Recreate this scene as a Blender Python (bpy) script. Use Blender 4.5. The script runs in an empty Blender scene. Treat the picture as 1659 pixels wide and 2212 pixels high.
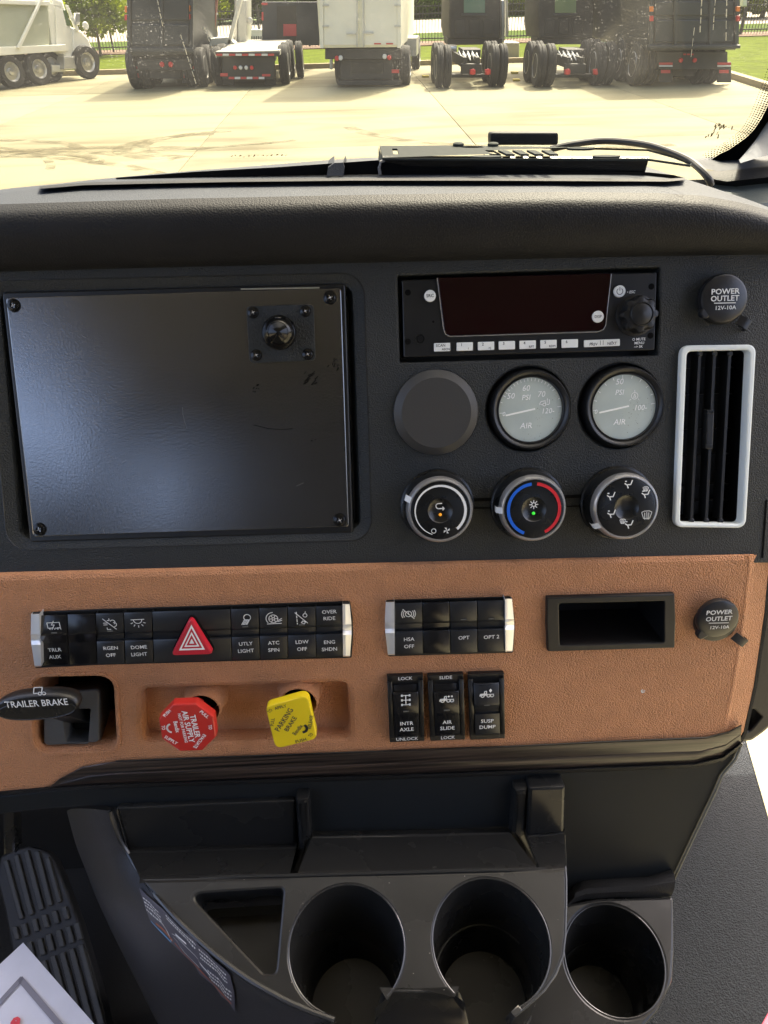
import bpy, bmesh, math, random
from mathutils import Vector, Matrix, geometry
random.seed(7)
R = math.radians
sc = bpy.context.scene
COL = sc.collection

# ---------------------------------------------------------------- camera
FPX = 1560.0                      # focal length in units of a 1659 px wide picture
CAMZ = 2.4
PITCH, YAW, ROLL = R(36.0), R(-2.0), R(1.5)
cam = bpy.data.cameras.new('camera')
camo = bpy.data.objects.new('camera', cam); COL.objects.link(camo)
RM = Matrix.Rotation(YAW, 3, 'Z') @ Matrix.Rotation(math.pi/2 - PITCH, 3, 'X') @ Matrix.Rotation(-ROLL, 3, 'Z')
CP = Vector((0, 0, CAMZ))
camo.matrix_world = Matrix.Translation(CP) @ RM.to_4x4()
cam.sensor_fit = 'VERTICAL'; cam.sensor_height = 24; cam.lens = FPX/2212*24
cam.clip_start = .02; cam.clip_end = 1000
sc.camera = camo

# ---------------------------------------------------------------- sky, sun, exposure
SUN_EL, SUN_AZ = R(50), R(28)      # azimuth clockwise from +Y (straight ahead)
w = bpy.data.worlds.new('World'); sc.world = w; w.use_nodes = True
nt = w.node_tree; bg = nt.nodes['Background']
sky = nt.nodes.new('ShaderNodeTexSky'); sky.sky_type = 'NISHITA'; sky.sun_disc = False
sky.sun_elevation = SUN_EL; sky.sun_rotation = SUN_AZ
sky.air_density = .6; sky.dust_density = 8.0; sky.ozone_density = .4
nt.links.new(sky.outputs[0], bg.inputs[0]); bg.inputs[1].default_value = .15
sun = bpy.data.lights.new('sun', 'SUN'); sun.energy = 2.0; sun.angle = R(.55); sun.color = (1, .95, .86)
suno = bpy.data.objects.new('sun', sun); COL.objects.link(suno)
sd = Vector((math.sin(SUN_AZ)*math.cos(SUN_EL), math.cos(SUN_AZ)*math.cos(SUN_EL), math.sin(SUN_EL)))
suno.rotation_euler = sd.to_track_quat('Z', 'Y').to_euler()
suno.location = (5, 5, 12)
vs = sc.view_settings; vs.view_transform = 'Standard'; vs.look = 'None'; vs.gamma = 1; vs.exposure = 2.95
sc.cycles.use_denoising = True
sc.cycles.max_bounces = 10; sc.cycles.transparent_max_bounces = 16
sc.cycles.sample_clamp_indirect = 8

# ---------------------------------------------------------------- pixel geometry
def ray(px, py):
    d = Vector(((px-829.5)/FPX, -(py-1106)/FPX, -1))
    return (RM @ d).normalized()
def project(p):
    q = RM.transposed() @ (Vector(p)-CP)
    return (829.5+FPX*q.x/-q.z, 1106-FPX*q.y/-q.z)
def at_depth(px, py, d):
    r = ray(px, py); fw = RM @ Vector((0, 0, -1))
    return CP + r*(d/r.dot(fw))
def on_z(px, py, z):
    r = ray(px, py); return CP + r*((z-CAMZ)/r.z)
def on_y(px, py, y):
    r = ray(px, py); return CP + r*(y/r.y)
class Frame:
    """a plane of the place: x to the right, y up along it, z out of it"""
    def __init__(s, O, tilt, flat=False, yaw=0):
        s.O = Vector(O)
        if flat: ey, ez = Vector((0, math.cos(tilt), math.sin(tilt))), Vector((0, -math.sin(tilt), math.cos(tilt)))
        else:    ey, ez = Vector((0, math.sin(tilt), math.cos(tilt))), Vector((0, -math.cos(tilt), math.sin(tilt)))
        rz = Matrix.Rotation(yaw, 3, 'Z')
        s.ex, s.ey, s.ez = rz @ Vector((1, 0, 0)), rz @ ey, rz @ ez
        m = Matrix((s.ex, s.ey, s.ez)).transposed().to_4x4(); m.translation = s.O; s.M = m
        s.Mi = m.inverted()
    def at(s, px, py, h=0.0):
        r = ray(px, py); o = s.O + s.ez*h
        t = (o-CP).dot(s.ez)/r.dot(s.ez)
        q = s.Mi @ (CP + r*t); return Vector((q.x, q.y, h))
    def w(s, px, py, h=0.0): return s.M @ s.at(px, py, h)
    def k(s, px, py, h=0.0): return (s.at(px+1, py, h)-s.at(px, py, h)).length

UP = Frame(at_depth(1140, 680, .54), R(25))
_e = UP.w(830, 1220)
BP = Frame(_e + Vector((0, -.004, 0)), R(14))
_e = BP.w(830, 1650)
LF = Frame(_e + Vector((0, .004, 0)), R(15))
DK = Frame(at_depth(900, 1985, .60), R(12), flat=True)
RD = Frame(at_depth(1330, 2060, .665), R(12), flat=True)

# ---------------------------------------------------------------- materials
MATS = {}
def mat(name, col, rough=.5, metal=0, bump=0, bscale=400, kind='noise', var=0, vscale=20, spec=.5, coat=0, emit=None, bdist=.001, rvar=0, detail=4):
    if name in MATS: return MATS[name]
    m = bpy.data.materials.new(name); m.use_nodes = True; t = m.node_tree; n = t.nodes; L = t.links
    b = n['Principled BSDF']
    b.inputs['Base Color'].default_value = (*col, 1); b.inputs['Roughness'].default_value = rough
    b.inputs['Metallic'].default_value = metal; b.inputs['Specular IOR Level'].default_value = spec
    b.inputs['Coat Weight'].default_value = coat
    tc = n.new('ShaderNodeTexCoord')
    if bump:
        if kind == 'noise':
            x = n.new('ShaderNodeTexNoise'); x.inputs['Scale'].default_value = bscale; x.inputs['Detail'].default_value = detail; out = x.outputs[0]
        else:
            x = n.new('ShaderNodeTexVoronoi'); x.feature = 'SMOOTH_F1'; x.inputs['Scale'].default_value = bscale; x.inputs['Smoothness'].default_value = .35; out = x.outputs[0]
        L.new(tc.outputs['Object'], x.inputs['Vector'])
        bp = n.new('ShaderNodeBump'); bp.inputs['Strength'].default_value = bump; bp.inputs['Distance'].default_value = bdist
        if kind == 'grain': bp.invert = True
        L.new(out, bp.inputs['Height']); L.new(bp.outputs[0], b.inputs['Normal'])
    if var or rvar:
        x = n.new('ShaderNodeTexNoise'); x.inputs['Scale'].default_value = vscale; x.inputs['Detail'].default_value = 6
        L.new(tc.outputs['Object'], x.inputs['Vector'])
        if var:
            mp = n.new('ShaderNodeMapRange'); mp.inputs[1].default_value = .3; mp.inputs[2].default_value = .7
            mp.inputs[3].default_value = 1-var; mp.inputs[4].default_value = 1+var; L.new(x.outputs[0], mp.inputs[0])
            mu = n.new('ShaderNodeMix'); mu.data_type = 'RGBA'; mu.blend_type = 'MULTIPLY'; mu.inputs[0].default_value = 1
            mu.inputs[6].default_value = (*col, 1); L.new(mp.outputs[0], mu.inputs[7]); L.new(mu.outputs[2], b.inputs['Base Color'])
        if rvar:
            mp = n.new('ShaderNodeMapRange'); mp.inputs[1].default_value = .3; mp.inputs[2].default_value = .7
            mp.inputs[3].default_value = rough-rvar; mp.inputs[4].default_value = rough+rvar; L.new(x.outputs[0], mp.inputs[0]); L.new(mp.outputs[0], b.inputs['Roughness'])
    if emit: b.inputs['Emission Color'].default_value = (*emit[0], 1); b.inputs['Emission Strength'].default_value = emit[1]
    MATS[name] = m; return m

M_panel = mat('textured_black_plastic', (.0175, .0195, .0185), .45, bump=.8, bscale=800, bdist=.0014, spec=.4, rvar=.06, vscale=12)
M_gloss = mat('smooth_black_plastic', (.008, .0085, .0085), .28, bump=.08, bscale=250, bdist=.0004, rvar=.07, vscale=30)
M_satin = mat('satin_black_plastic', (.010, .010, .010), .38, bump=.2, bscale=1200, bdist=.0003)
M_black = mat('deep_black_plastic', (.008, .008, .008), .4)
M_void = mat('dark_cavity_plastic', (.004, .004, .004), .8, spec=.08)
M_plate = mat('powder_coated_plate', (.010, .0105, .012), .20, bump=.12, bscale=560, bdist=.0004, rvar=.04, vscale=9, spec=1)
M_plate.node_tree.nodes['Principled BSDF'].inputs['IOR'].default_value = 1.95
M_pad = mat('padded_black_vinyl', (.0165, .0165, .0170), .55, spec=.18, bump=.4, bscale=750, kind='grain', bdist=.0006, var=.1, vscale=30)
M_padtop = mat('sky_sheen_vinyl', (.045, .050, .060), .62, spec=.2, bump=.25, bscale=900, kind='grain', bdist=.0008, var=.08, vscale=30)  # black vinyl like the brow, greyed to carry the sky's sheen
M_brown = mat('tan_grained_vinyl', (.54, .25, .118), .45, bump=.8, bscale=850, kind='grain', bdist=.0016, var=.06, vscale=60, spec=.25)
M_lower = mat('dark_moulded_plastic', (.0155, .0175, .0185), .5, spec=.14, bump=.12, bscale=500, bdist=.0004, var=.1, vscale=9, rvar=.06)
M_console = mat('console_plastic', (.0165, .0163, .0155), .27, spec=.35, bump=.1, bscale=160, bdist=.0005, rvar=.08, vscale=14)
M_side = mat('console_grained_side', (.030, .029, .032), .5, bump=.5, bscale=700, bdist=.0006)
M_chrome = mat('brushed_chrome', (.82, .82, .80), .38, metal=.55, bump=.05, bscale=300)
M_chrome2 = mat('smoky_chrome', (.62, .60, .58), .25, metal=.7)
M_edge = mat('highlight_edge_plastic', (.025, .025, .024), .27, coat=.25)  # paler and glossier than the console, for added tubes that draw edge highlights
M_white = mat('white_print', (.88, .88, .85), .5)
M_wprint = mat('pale_button_print', (.78, .78, .75), .5)
M_wbtn = mat('white_button', (.82, .83, .79), .4)
M_dprint = mat('dark_print', (.05, .05, .05), .5)
M_vent = mat('white_vent_frame', (.74, .78, .75), .35, bump=.05, bscale=300)
M_screw = mat('black_screw', (.03, .03, .03), .22, metal=.8)
M_red = mat('red_plastic', (.55, .028, .02), .3, coat=.4)
M_hazard = mat('hazard_red', (.52, .012, .03), .3, coat=.3)
M_yellow = mat('yellow_plastic', (.82, .61, .012), .35, coat=.2)
M_dial = mat('pale_dial', (.47, .52, .47), .4, var=.06, vscale=60)
M_blue = mat('blue_arc', (.01, .12, .62), .4)
M_redarc = mat('red_arc', (.62, .02, .03), .4)
M_rubber = mat('black_rubber', (.013, .013, .014), .5, bump=.2, bscale=300)
M_pedal = mat('pedal_rubber', (.042, .042, .041), .45, bump=.2, bscale=300)
M_carpet = mat('floor_mat', (.0075, .0092, .0095), .36, spec=.16, bump=1, bscale=480, bdist=.0028, var=.85, vscale=420)  # the mat's sparkle is put into this strong colour mottle
M_dark = mat('footwell_carpet', (.012, .012, .012), .9, bump=.5, bscale=500)
M_bracket = mat('powder_coated_steel', (.045, .050, .046), .7, spec=.06, bump=.35, bscale=600, bdist=.0005)
M_cable = mat('cable_sheath', (.02, .02, .02), .55)

# ---------------------------------------------------------------- mesh builder
def area2(p): return sum(p[i-1][0]*p[i][1]-p[i][0]*p[i-1][1] for i in range(len(p)))
def ccw(p): return list(p) if area2(p) > 0 else list(p)[::-1]
def inset(p, d):
    """offset a CCW loop inwards by d"""
    n = len(p); out = []
    for i in range(n):
        a, b, c = p[i-1], p[i], p[(i+1) % n]
        e1 = (b[0]-a[0], b[1]-a[1]); e2 = (c[0]-b[0], c[1]-b[1])
        l1 = math.hypot(*e1) or 1e-9; l2 = math.hypot(*e2) or 1e-9
        n1 = (-e1[1]/l1, e1[0]/l1); n2 = (-e2[1]/l2, e2[0]/l2)
        k = 1+n1[0]*n2[0]+n1[1]*n2[1]; k = max(k, .35)
        out.append((b[0]+d*(n1[0]+n2[0])/k, b[1]+d*(n1[1]+n2[1])/k))
    return out
def rpoly(pts, r, seg=6):
    """round the corners of a polygon; r number or list"""
    n = len(pts); out = []
    for i in range(n):
        rr = r[i] if isinstance(r, (list, tuple)) else r
        a, b, c = Vector(pts[i-1][:2]), Vector(pts[i][:2]), Vector(pts[(i+1) % n][:2])
        u, v = (a-b), (c-b); lu, lv = u.length, v.length
        if rr < 1e-6: out.append(tuple(b)); continue
        u.normalize(); v.normalize(); ang = max(.05, u.angle(v)); t = min(rr/math.tan(ang/2), lu*.49, lv*.49)
        p0, p2 = b+u*t, b+v*t
        for k in range(seg+1):
            s = k/seg; q = p0*(1-s)**2+b*2*s*(1-s)+p2*s*s
            # pull the quadratic towards a circle
            out.append((q.x, q.y))
    return out
def circ(cx, cy, r, n=48, a0=0): return [(cx+r*math.cos(a0+2*math.pi*i/n), cy+r*math.sin(a0+2*math.pi*i/n)) for i in range(n)]
class B:
    def __init__(s): s.v = []; s.f = []
    def add(s, vs): i = len(s.v); s.v += [tuple(v) for v in vs]; return i
    def ring(s, loop, z): return s.add([(p[0], p[1], z) for p in loop])
    def bridge(s, a, b, n, flip=False, closed=True):
        for i in range(n if closed else n-1):
            j = (i+1) % n
            f = (a+i, a+j, b+j, b+i); s.f.append(f[::-1] if flip else f)
    def cap(s, loops, z, flip=False):
        idx = []; polys = []
        for lp in loops:
            polys.append([Vector((p[0], p[1], 0)) for p in lp]); idx += list(range(s.add([(p[0], p[1], z) for p in lp]), len(s.v)))
        for t in geometry.tessellate_polygon(polys):
            a, b, c = (idx[k] for k in t)
            va, vb, vc = Vector(s.v[a]), Vector(s.v[b]), Vector(s.v[c])
            up = (vb-va).cross(vc-va).z > 0
            s.f.append((a, b, c) if up != flip else (a, c, b))
    def plate(s, outer, z0, z1, bev=0.0, holes=(), hbev=None, bottom=False, hz=None):
        outer = ccw(outer); hb = bev if hbev is None else hbev
        prof = [(0, z0), (0, z1-bev), (.3*bev, z1-.3*bev), (bev, z1)] if bev else [(0, z0), (0, z1)]
        pr = None
        for d, z in prof:
            lp = inset(outer, d) if d else outer
            r = s.ring(lp, z)
            if pr is not None: s.bridge(pr, r, len(outer))
            pr = r
        top = [lp]
        for k, h in enumerate(holes):
            h = ccw(h); b_ = hb[k] if isinstance(hb, (list, tuple)) else hb
            zz0 = z0 if hz is None else hz[k]
            prof = [(0, zz0), (0, z1-b_), (.3*b_, z1-.3*b_), (b_, z1)] if b_ else [(0, zz0), (0, z1)]
            pr = None
            for d, z in prof:
                lp2 = inset(h, -d) if d else h
                r = s.ring(lp2, z)
                if pr is not None: s.bridge(pr, r, len(h), flip=True)
                pr = r
            top.append(lp2)
        s.cap(top, z1)
        if bottom: s.cap([outer]+[ccw(h) for h in holes], z0, flip=True)
        return s
    def box(s, x0, x1, y0, y1, z0, z1):
        i = s.add([(x0, y0, z0), (x1, y0, z0), (x1, y1, z0), (x0, y1, z0), (x0, y0, z1), (x1, y0, z1), (x1, y1, z1), (x0, y1, z1)])
        for f in ((0, 3, 2, 1), (4, 5, 6, 7), (0, 1, 5, 4), (1, 2, 6, 5), (2, 3, 7, 6), (3, 0, 4, 7)): s.f.append(tuple(i+k for k in f))
        return s
    def lathe(s, prof, c=(0, 0, 0), n=48, cap0=False, cap1=True, axis='z'):
        pr = None
        def P(r, z, a):
            x, y = r*math.cos(a), r*math.sin(a)
            if axis == 'z': return (c[0]+x, c[1]+y, c[2]+z)
            if axis == 'x': return (c[0]+z, c[1]+x, c[2]+y)
            return (c[0]+y, c[1]+z, c[2]+x)
        for r, z in prof:
            k = s.add([P(r, z, 2*math.pi*i/n) for i in range(n)])
            if pr is not None: s.bridge(pr, k, n)
            else: k0 = k
            pr = k
        if cap1: s.f.append(tuple(range(pr, pr+n)))
        if cap0: s.f.append(tuple(range(k0+n-1, k0-1, -1)))
        return s
    def tube(s, pts, r, n=10, caps=True):
        pts = [Vector(p) for p in pts]; pr = None; up = Vector((0, 0, 1)); first = None
        for i, p in enumerate(pts):
            t = (pts[min(i+1, len(pts)-1)]-pts[max(i-1, 0)]).normalized()
            if abs(t.dot(up)) > .95: up = Vector((0, 1, 0)) if abs(t.y) < .9 else Vector((1, 0, 0))
            a = t.cross(up).normalized(); b = a.cross(t)
            rr = r[i] if isinstance(r, (list, tuple)) else r
            k = s.add([p+(a*math.cos(2*math.pi*j/n)+b*math.sin(2*math.pi*j/n))*rr for j in range(n)])
            if pr is not None: s.bridge(k, pr, n)
            else: first = k
            pr = k
        if caps: s.f.append(tuple(range(first, first+n))); s.f.append(tuple(range(pr+n-1, pr-1, -1)))
        return s
    def grid(s, rows, flip=False):
        n = len(rows[0]); pr = None
        for r in rows:
            k = s.add(r)
            if pr is not None: s.bridge(pr, k, n, flip=flip, closed=False)
            pr = k
        return s
    def stroke(s, pts, wd, z, closed=False):
        """flat ribbon along a polyline"""
        P = [Vector((p[0], p[1])) for p in pts]
        if closed: P.append(P[0])
        for a, b in zip(P[:-1], P[1:]):
            d = b-a
            if d.length < 1e-9: continue
            d.normalize(); q = Vector((-d.y, d.x))*wd/2; e = d*wd*.3
            i = s.add([(*(a-e-q), z), (*(b+e-q), z), (*(b+e+q), z), (*(a-e+q), z)]); s.f.append((i, i+1, i+2, i+3))
        return s
def mesh(b, name, m, smooth=35):
    me = bpy.data.meshes.new(name); me.from_pydata(b.v, [], b.f)
    me.validate(); me.update()
    if m: me.materials.append(m)
    if smooth and len(me.polygons):
        me.polygons.foreach_set('use_smooth', [True]*len(me.polygons)); me.set_sharp_from_angle(angle=R(smooth))
    return me
def weld(me, d=1e-6):
    bm = bmesh.new(); bm.from_mesh(me); bmesh.ops.remove_doubles(bm, verts=bm.verts, dist=d); bm.to_mesh(me); bm.free()
    me.polygons.foreach_set('use_smooth', [True]*len(me.polygons)); me.set_sharp_from_angle(angle=R(35)); return me
def obj(name, b, m, parent=None, loc=None, label=None, kind=None, smooth=35):
    me = b if isinstance(b, bpy.types.Mesh) else mesh(b, name, m, smooth)
    o = bpy.data.objects.new(name, me); COL.objects.link(o)
    if parent: o.parent = parent
    if loc: o.location = loc
    if label: o['label'] = label
    if kind: o['kind'] = kind
    return o
def tag(o, label, cat, group=None):
    o['label'] = label; o['category'] = cat
    if group: o['group'] = group
    return o
def struct(name, b, m):
    o = obj(name, b, m); o['kind'] = 'structure'; return o
class Thing:
    """an Empty standing on a frame; local coordinates are the frame's, moved to the thing's base"""
    def __init__(s, name, label, cat, fr, px, py, group=None, h=0):
        s.fr = fr; s.o0 = fr.at(px, py, h); s.h = h
        s.e = bpy.data.objects.new(name, None); COL.objects.link(s.e); s.e.empty_display_size = .01
        m = fr.M.copy(); m.translation = fr.M @ s.o0; s.e.matrix_world = m
        tag(s.e, label, cat, group)
    def p(s, px, py, z=0):       # pixel -> local xy on the plane at height z
        q = s.fr.at(px, py, s.h+z)-s.o0; return (q.x, q.y)
    def poly(s, pts, z=0): return [s.p(x, y, z) for x, y in pts]
    def k(s, px, py): return s.fr.k(px, py)
    def part(s, name, b, m, parent=None, label=None, kind=None): return obj(name, b, m, parent or s.e, label=label, kind=kind)
    def text(s, txt, px, py, hpx, z, m=None, rot=0, parent=None, name='lettering', bold=.012, wpx=None, shear=0, track=1.0):
        x, y = s.p(px, py, z); k = s.fr.k(px, py, s.h+z)
        me = text_mesh(txt, hpx*k, m or M_white, bold, (wpx*k if wpx else None), shear, track)
        o = bpy.data.objects.new(name, me); COL.objects.link(o); o.parent = parent or s.e
        o.location = (x, y, z); o.rotation_euler = (0, 0, R(rot)); return o
_tc = {}
def text_mesh(txt, h, m, bold=.012, width=None, shear=0, track=1.0):
    cu = bpy.data.curves.new('lettering', 'FONT'); cu.body = txt; cu.size = h/.70; cu.align_x = 'CENTER'; cu.align_y = 'CENTER'
    cu.offset = bold*cu.size; cu.resolution_u = 2; cu.space_line = .82; cu.shear = shear; cu.space_character = track
    o = bpy.data.objects.new('lettering', cu)
    me = bpy.data.meshes.new_from_object(o); bpy.data.objects.remove(o); bpy.data.curves.remove(cu)
    if width:
        xs = [v.co.x for v in me.vertices]; f = width/max(1e-6, max(xs)-min(xs))
        for v in me.vertices: v.co.x *= f
    me.materials.clear(); me.materials.append(m); return me
def icon(t, strokes, px, py, spx, z, wpx=1.6, m=None, parent=None, rot=0, fills=()):
    """strokes in a -1..1 square; spx = half size in px"""
    x, y = t.p(px, py, z); k = t.fr.k(px, py, t.h+z); b = B()
    for st in strokes: b.stroke([(q[0]*spx*k, q[1]*spx*k) for q in st], wpx*k, 0)
    for fl in fills: b.cap([[(q[0]*spx*k, q[1]*spx*k) for q in fl]], 0)
    o = t.part('icon', b, m or M_wprint, parent); o.location = (x, y, z); o.rotation_euler = (0, 0, R(rot)); return o
def arc(cx, cy, r, a0, a1, n=14, ry=None): return [(cx+r*math.cos(R(a0+(a1-a0)*i/n)), cy+(ry or r)*math.sin(R(a0+(a1-a0)*i/n))) for i in range(n+1)]

# ================================================================ DASHBOARD
DB = bpy.data.objects.new('dashboard', None); COL.objects.link(DB); DB.location = UP.O
tag(DB, 'black and tan truck dashboard with padded brow and dark wood strip across the cab', 'dashboard')
bpy.context.view_layer.update()
def on_frame(o, fr):
    o.parent = DB; o.matrix_parent_inverse = Matrix.Translation(-DB.location); o.matrix_basis = fr.M; return o
def fp(fr, pts, h=0): return [tuple(fr.at(x, y, h)[:2]) for x, y in pts]

# upper panel with its openings
screen_hole = rpoly(inset(ccw(fp(UP, [(-33, 609), (783, 592), (801, 1164), (18, 1187)])), .0112), [.005]*4)
radio_hole = rpoly(ccw(fp(UP, [(859, 596), (1426, 578), (1421, 767), (864, 783)])), .0012, 3)
vent_hole = rpoly(ccw(fp(UP, [(1476, 752), (1629, 750), (1607, 1134), (1461, 1133)])), .006)
gz = []
for gx, gy in ((1140, 884), (1339, 878)):
    c = UP.at(gx, gy); gz.append(circ(c.x, c.y, 91*UP.k(gx, gy), 56))
b = B(); outer = fp(UP, [(-260, 583), (400, 566), (830, 556), (1300, 545), (1930, 535), (1930, 1213), (830, 1226), (-260, 1255)])
b.plate(outer, -.03, 0, .0012, [screen_hole, radio_hole, vent_hole]+gz, [.0125, .0018, .001, .0012, .0012], hz=[-.016, -.02, -.03, -.01, -.01])
up_panel = on_frame(obj('upper_panel', b, M_panel), UP)
for h_, z_ in [(screen_hole, -.0145), (radio_hole, -.0195), (vent_hole, -.0295)]+[(g, -.0095) for g in gz]:
    b = B(); b.cap([h_], z_); on_frame(obj('recess_floor', b, M_black), UP)
# seam on the right and grooves between the climate knobs
for q in ([(1022, 1076), (1062, 1075), (1062, 1082), (1022, 1083)], [(1221, 1069), (1258, 1068), (1258, 1075), (1221, 1076)], [(1022, 1096), (1060, 1095), (1060, 1098), (1022, 1099)], [(1221, 1092), (1258, 1091), (1258, 1094), (1221, 1095)]):
    b = B(); b.plate(fp(UP, q), 0, .0008, .0002); on_frame(obj('groove_line', b, M_void), UP)
b = B(); b.plate(fp(UP, [(1654, 1080), (1657, 1080), (1648, 1205), (1645, 1205)]), 0, .0005)
on_frame(obj('panel_seam', b, M_void), UP)

lo_ = inset(screen_hole, -.0122)
b = B(); b.tube([(p[0], p[1], -.0002) for p in lo_+lo_[:1]], .0006, 6); on_frame(obj('recess_edge', b, M_edge), UP)  # thin tube added to draw the light rim of the recess
# tan trim panel
P_brown_top = [(-260, 1251), (0, 1243), (400, 1232), (830, 1220), (1250, 1208), (1634, 1198)]
brown = P_brown_top + [(1632, 1225), (1620, 1330), (1597, 1480), (1574, 1588), (1568, 1601), (1540, 1604), (1300, 1613), (1100, 1622), (830, 1634), (250, 1655), (190, 1668), (140, 1694), (100, 1709), (0, 1722), (-260, 1746)]
hole_tb = rpoly(ccw(fp(BP, [(73, 1464), (243, 1460), (252, 1617), (76, 1623)])), .0125)
hole_valve = rpoly(inset(ccw(fp(BP, [(295, 1481), (762, 1466), (768, 1604), (296, 1613)])), .005), .007)
hole_cubby = rpoly(ccw(fp(BP, [(1200, 1302), (1440, 1296), (1440, 1392), (1203, 1398)])), .002)
b = B(); b.plate(fp(BP, brown), -.02, 0, .0045, [hole_tb, hole_valve, hole_cubby], [.002, .0055, .0004], hz=[-.06, -.0155, -.06])
on_frame(obj('trim_panel', b, M_brown), BP)
b = B(); b.cap([inset(hole_valve, -.001)], -.015)
on_frame(obj('valve_pocket', b, M_brown), BP)
b = B(); b.cap([hole_tb], -.055); on_frame(obj('recess_floor', b, M_void), BP)
b = B(); b.cap([hole_cubby], -.058); on_frame(obj('recess_floor', b, M_void), BP)
b = B()    # thin raised lip round the brake opening
lo = inset(hole_tb, -.0042); li = inset(hole_tb, -.0012)
b.plate(lo, 0, .0012, .0006, [li])
on_frame(obj('opening_lip', b, M_brown), BP)

inn = [(1618, 1199), (1617, 1225), (1605, 1330), (1582, 1480), (1559, 1588), (1552, 1603)]; outr = [(1661, 1198), (1660, 1225), (1650, 1330), (1628, 1480), (1606, 1580), (1600, 1590)]
b = B(); b.grid([[BP.at(x, y, .0002) for x, y in inn], [BP.at(x, y, -.007) for x, y in outr], [BP.at(x, y, -.012) for x, y in outr]], flip=True)
on_frame(obj('trim_chamfer', b, M_brown), BP)
# dark side edge of the trim (right end)
b = B()
e0 = [BP.w(x, y, z) for x, y, z in ((1661, 1198, -.007), (1651, 1330, -.007), (1629, 1480, -.007), (1607, 1582, -.007), (1596, 1606, -.007))]
rows = []
for off, dz in ((0, 0), (.003, .0), (.004, -.004), (.004, -.06)):
    rows.append([p+Vector((off, 0, 0))+BP.ez*dz for p in e0])
b.grid(rows, flip=True)
o = obj('edge_trim', b, M_pad); o.parent = DB; o.matrix_parent_inverse = Matrix.Translation(-DB.location)

# glossy wood strip
def mwood():
    m = bpy.data.materials.new('dark_wood_veneer'); m.use_nodes = True; t = m.node_tree; n = t.nodes; L = t.links; b = n['Principled BSDF']
    tc = n.new('ShaderNodeTexCoord'); mp = n.new('ShaderNodeMapping'); mp.inputs['Scale'].default_value = (6, 420, 60)
    x = n.new('ShaderNodeTexNoise'); x.inputs['Scale'].default_value = 1; x.inputs['Detail'].default_value = 6; x.inputs['Distortion'].default_value = .4
    r = n.new('ShaderNodeValToRGB'); r.color_ramp.elements[0].position = .38; r.color_ramp.elements[1].position = .68
    r.color_ramp.elements[0].color = (.006, .005, .005, 1); r.color_ramp.elements[1].color = (.075, .052, .040, 1)
    L.new(tc.outputs['Object'], mp.inputs[0]); L.new(mp.outputs[0], x.inputs[0]); L.new(x.outputs[0], r.inputs[0]); L.new(r.outputs[0], b.inputs['Base Color'])
    b.inputs['Roughness'].default_value = .30; b.inputs['Coat Weight'].default_value = .08; b.inputs['Coat Roughness'].default_value = .08
    return m
M_wood = mwood()
tp = [(103, 1704), (128, 1682), (178, 1656), (250, 1644), (420, 1637), (830, 1622), (1100, 1612), (1300, 1602), (1525, 1593), (1575, 1581), (1602, 1566)]
bt = [(107, 1706), (140, 1701), (200, 1695), (280, 1692), (440, 1687), (830, 1674), (1100, 1665), (1319, 1656), (1500, 1649), (1560, 1634), (1600, 1603)]
rows = []
for t_, h in ((0, -.004), (0, .0012), (.06, .0022), (.50, .0018), (.53, .0012), (.57, .0016), (.94, .0002), (1, -.0012), (1, -.012)):
    rows.append([BP.at(a[0]+(c[0]-a[0])*t_, a[1]+(c[1]-a[1])*t_, h) for a, c in zip(tp, bt)])
b = B(); b.grid(rows, flip=True); on_frame(obj('wood_strip', b, M_wood), BP)
# bright edge line on the strip's upper rim
b = B(); b.tube([BP.at(x, y, .002) for x, y in tp[3:]], .0006, 6); on_frame(obj('strip_edge', b, M_satin), BP)

# lower fascia
lf = [(-260, 1752), (0, 1718), (107, 1706), (280, 1692), (830, 1674), (1319, 1656), (1500, 1649), (1540, 1640), (1600, 1604), (1603, 1610), (1586, 1645), (1560, 1676), (1545, 1712), (1500, 1806), (1452, 1908), (1452, 2000), (450, 2000), (320, 1870), (270, 1780), (250, 1750), (225, 1744), (190, 1744), (100, 1750), (0, 1762), (-260, 1800)]
b = B(); b.plate(fp(LF, lf), -.02, 0, .003)
on_frame(obj('lower_fascia', b, M_lower), LF)
# grained lip under the strip
rows = []
lip = [(-260, 1738), (0, 1711), (100, 1702), (190, 1697), (280, 1694), (440, 1689), (830, 1676), (1100, 1667), (1319, 1658), (1500, 1651), (1562, 1636), (1601, 1606)]
for dy, h in ((-3, -.004), (-2, .004), (1, .006), (5, .005), (8, .0)):
    rows.append([LF.at(x, y+dy, h) for x, y in lip])
b = B(); b.grid(rows, flip=True); on_frame(obj('lower_lip', b, M_pad), LF)
# thin edge tube at the right end, its white highlight put into the colour
b = B(); b.tube([LF.at(x, y, .002) for x, y in ((1603, 1606), (1588, 1642), (1561, 1674), (1546, 1710), (1501, 1804), (1454, 1904))], .0011, 6)
on_frame(obj('edge_welt', b, mat('pale_highlight_vinyl', (.16, .15, .11), .5)), LF)

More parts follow.
